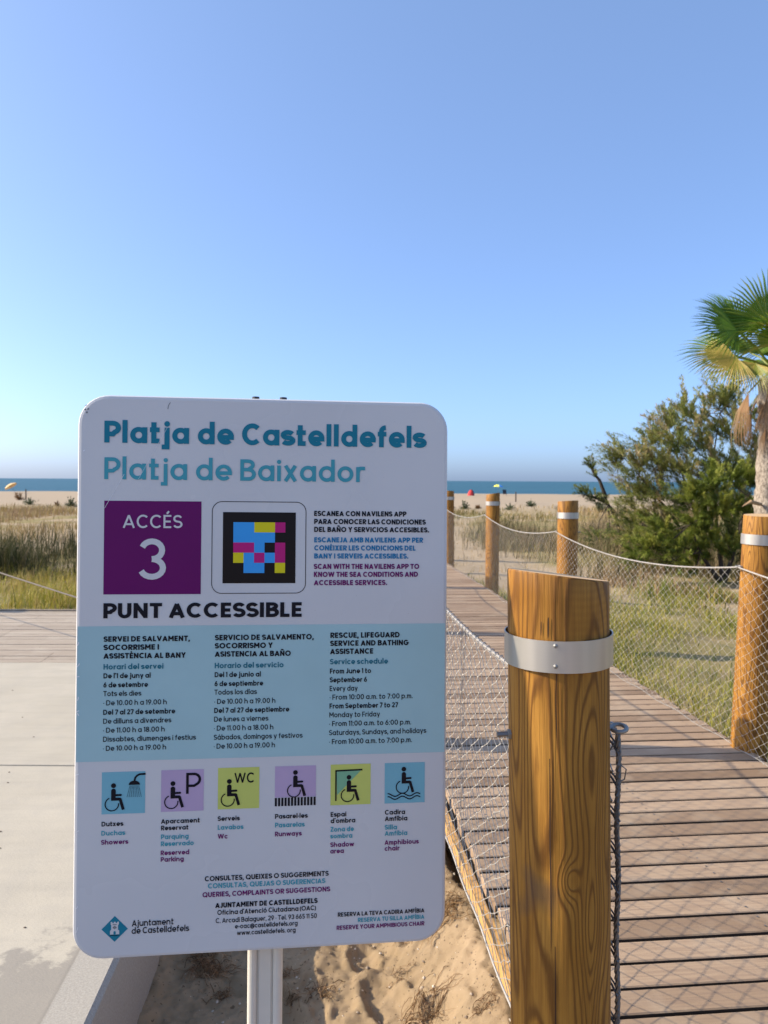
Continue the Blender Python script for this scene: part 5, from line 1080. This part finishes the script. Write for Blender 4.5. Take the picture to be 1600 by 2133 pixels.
ct = empty('beach_chair', (16.85, 104.5, gz(16.85, 104.5))); tag(ct, 'dark low beach chair right of the blue and yellow parasol', 'chair')
m = MB(); m.box(-.25, .25, -.25, .25, .24, .28); m.build('seat', M['dark'], ct)
m = MB(); m.box(-.25, .25, 0, .04, 0, .65, mat=Matrix.Translation((0, .22, .26)) @ Matrix.Rotation(R(-22), 4, 'X')); m.build('backrest', M['dark'], ct)
for sx in (-.23, .23):
    for sy in (-.2, .22): m = MB(); m.tube([(sx, sy, 0), (sx, -sy * .6, .26)], .015, 5); m.build('leg', M['bolt'], ct)
tt = empty('beach_tent', (12.3, 106, gz(12.3, 106))); tag(tt, 'small red and black pop-up beach tent by the water', 'tent')
def dome(name, mat, a0, a1, w, h, d, n=10):
    m = MB(); vs = []; fs = []
    for i in range(n + 1):
        a = R(a0 + (a1 - a0) * i / n)
        for j in range(7): e = R(90 * j / 6); vs.append((w * math.cos(a) * math.cos(e), d * math.sin(a) * math.cos(e), h * math.sin(e)))
    for i in range(n):
        for j in range(6): fs.append((i * 7 + j, (i + 1) * 7 + j, (i + 1) * 7 + j + 1, i * 7 + j + 1))
    m.add(vs, fs); return m.build(name, mat, tt)
dome('red_panel', fab('red_canvas', (.55, .06, .06)), 130, 305, .48, .82, .45); dome('dark_panel', fab('navy_canvas', (.035, .04, .07)), 305, 490, .48, .86, .45)
for lb, x, y, h in (('thin dark beach post beside the dry shrub on the far left', -28.7, 60, .85), ('thin dark beach post on the sand right of the blue and yellow parasol', 10.55, 60, .80)):
    r_ = empty('beach_marker', (x, y, gz(x, y))); tag(r_, lb, 'post', 'thin posts on the beach'); m = MB(); m.tube([(0, 0, -.2), (.005, 0, h * .5), (0, 0, h)], [.055, .05, .045], 8); m.build('stake', M['bark'], r_)
    m = MB(); m.tube([(0, 0, h - .09), (0, 0, h - .04)], .056, 8); m.build('band', M['dwire'], r_)

# ------------------------------------------------------------------ small things on the sand
def dry_weed(label, x, y, size, n, seed, mat):
    r2 = random.Random(seed); r_ = MB(); z0 = gz(x, y)
    for i in range(int(n * 1.6)):
        a = r2.uniform(0, 6.283); L = size * r2.uniform(.25, 1.1); w = Vector((r2.gauss(0, size * .34), r2.gauss(0, size * .26), 0)); q = []; h0 = r2.uniform(.002, .02) * min(1, size / .07); tw = r2.gauss(0, .9)
        for k in range(7):
            w = w + Vector((math.cos(a), math.sin(a), 0)) * (L / 7); a += tw * .35 + r2.gauss(0, .35); p = w.copy(); p.z = gz(x + w.x, y + w.y) - z0 + .002 + h0 * math.sin(k / 6 * 3.1); q.append(p)
        rr = r2.uniform(.0004, .0011); r_.tube(q, [rr] * 5 + [rr * .8, rr * .5], 4, 0, r2.uniform(0, 1))
    o = r_.build('dry_weed', mat, None, tint=True); o.location = (x, y, z0); tag(o, label, 'dry weed', 'dry weeds lying on the sand'); return o
WEEDS = [('large brown tangle of dry weed in the shade left of the sign post', 430, 2040, .080, 110), ('brown wisp of dry weed in the shade under the board edge', 425, 2005, .05, 50), ('dry weed at the foot of the frame left of the sign post', 462, 2108, .05, 30), ('dry weed tuft touching the right side of the sign post', 594, 2058, .045, 26), ('curled brown weed in the shade right of the sign post', 668, 2092, .05, 40),
         ('dry weed at the bottom picture edge right of the sign post', 606, 2122, .04, 26), ('straw coloured tangle in the sunlit sand at the bottom edge', 888, 2112, .085, 70), ('thin straw wisps in the middle of the sunlit sand', 840, 2052, .05, 16), ('brown weed scraps at the bottom near the timber post', 1022, 2116, .045, 22), ('dark red brown weed line beside the lower right corner of the board', 925, 1925, .10, 80), ('dry tuft under the edge of the planks', 945, 1800, .09, 60)]
for i, (lb, px_, py_, sz, k) in enumerate(WEEDS):
    Y = 2.0
    for _ in range(12): X = (px_ - 800) / 1560 * Y; Y = 1560 * (1.26 - gz(X, Y)) / (py_ - 1001) * .9975
    dry_weed(lb, X, Y, sz, k, i, M['dead'] if i not in (9,) else M['brownleaf'])
stw = MB(); q = [Vector((.015 + .115 * f, 2.115 - .075 * f, gz(.015 + .115 * f, 2.115 - .075 * f) + .006)) for f in np.linspace(0, 1, 8)]; stw.tube(q, [.0022] * 7 + [.0012], 5, 0, .95)
tag(stw.build('straw_stalk', M['dead'], None, tint=True), 'long pale straw stalk lying on the sunlit sand', 'straw')
pb = MB(); r2 = random.Random(5)
for i in range(1500):
    x = r2.uniform(-.64, .34); y = r2.uniform(1.7, 3.0); s = .0012 + .0052 * r2.random() ** 5
    if x > -.1 and r2.random() < .2: s *= 1.5
    z = gz(x, y) + s * .2; a = r2.uniform(0, 3); vs = []
    for (ux, uy, uz) in ((1, 0, 0), (0, 1, 0), (-1, 0, 0), (0, -1, 0), (.2, .1, .75), (0, 0, -.6)):
        ux *= r2.uniform(.7, 1.5); uy *= r2.uniform(.6, 1.1); vs.append((x + s * (ux * math.cos(a) - uy * math.sin(a)), y + s * (ux * math.sin(a) + uy * math.cos(a)), z + s * uz))
    pb.add(vs, [(0, 1, 4), (1, 2, 4), (2, 3, 4), (3, 0, 4), (1, 0, 5), (2, 1, 5), (3, 2, 5), (0, 3, 5)], 0, r2.random())
for x, y in ((-1.60, 3.16), (-1.55, 3.05), (-1.36, 2.62), (-1.30, 2.50), (-1.38, 2.30), (-1.12, 1.98), (-1.30, 2.05), (-1.5, 2.8), (-2.2, 4.4), (-1.9, 3.9), (-1.0, 2.05), (-1.7, 3.6), (-1.18, 2.2)):
    s = r2.uniform(.003, .006); pb.add([(x + s, y, .001), (x, y + s * .7, .001), (x - s * 1.2, y, .001), (x, y - s * .6, .001), (x, y, .001 + s * .6)], [(0, 1, 4), (1, 2, 4), (2, 3, 4), (3, 0, 4)], 0, .0)
tag(pb.build('pebbles', leafmat('pebble_stone', [(0, (.10, .07, .05)), (.5, (.36, .28, .20)), (1, (.62, .55, .45))], .8, 0), None, tint=True), 'small pebbles and shell bits on the sand', kind='stuff')
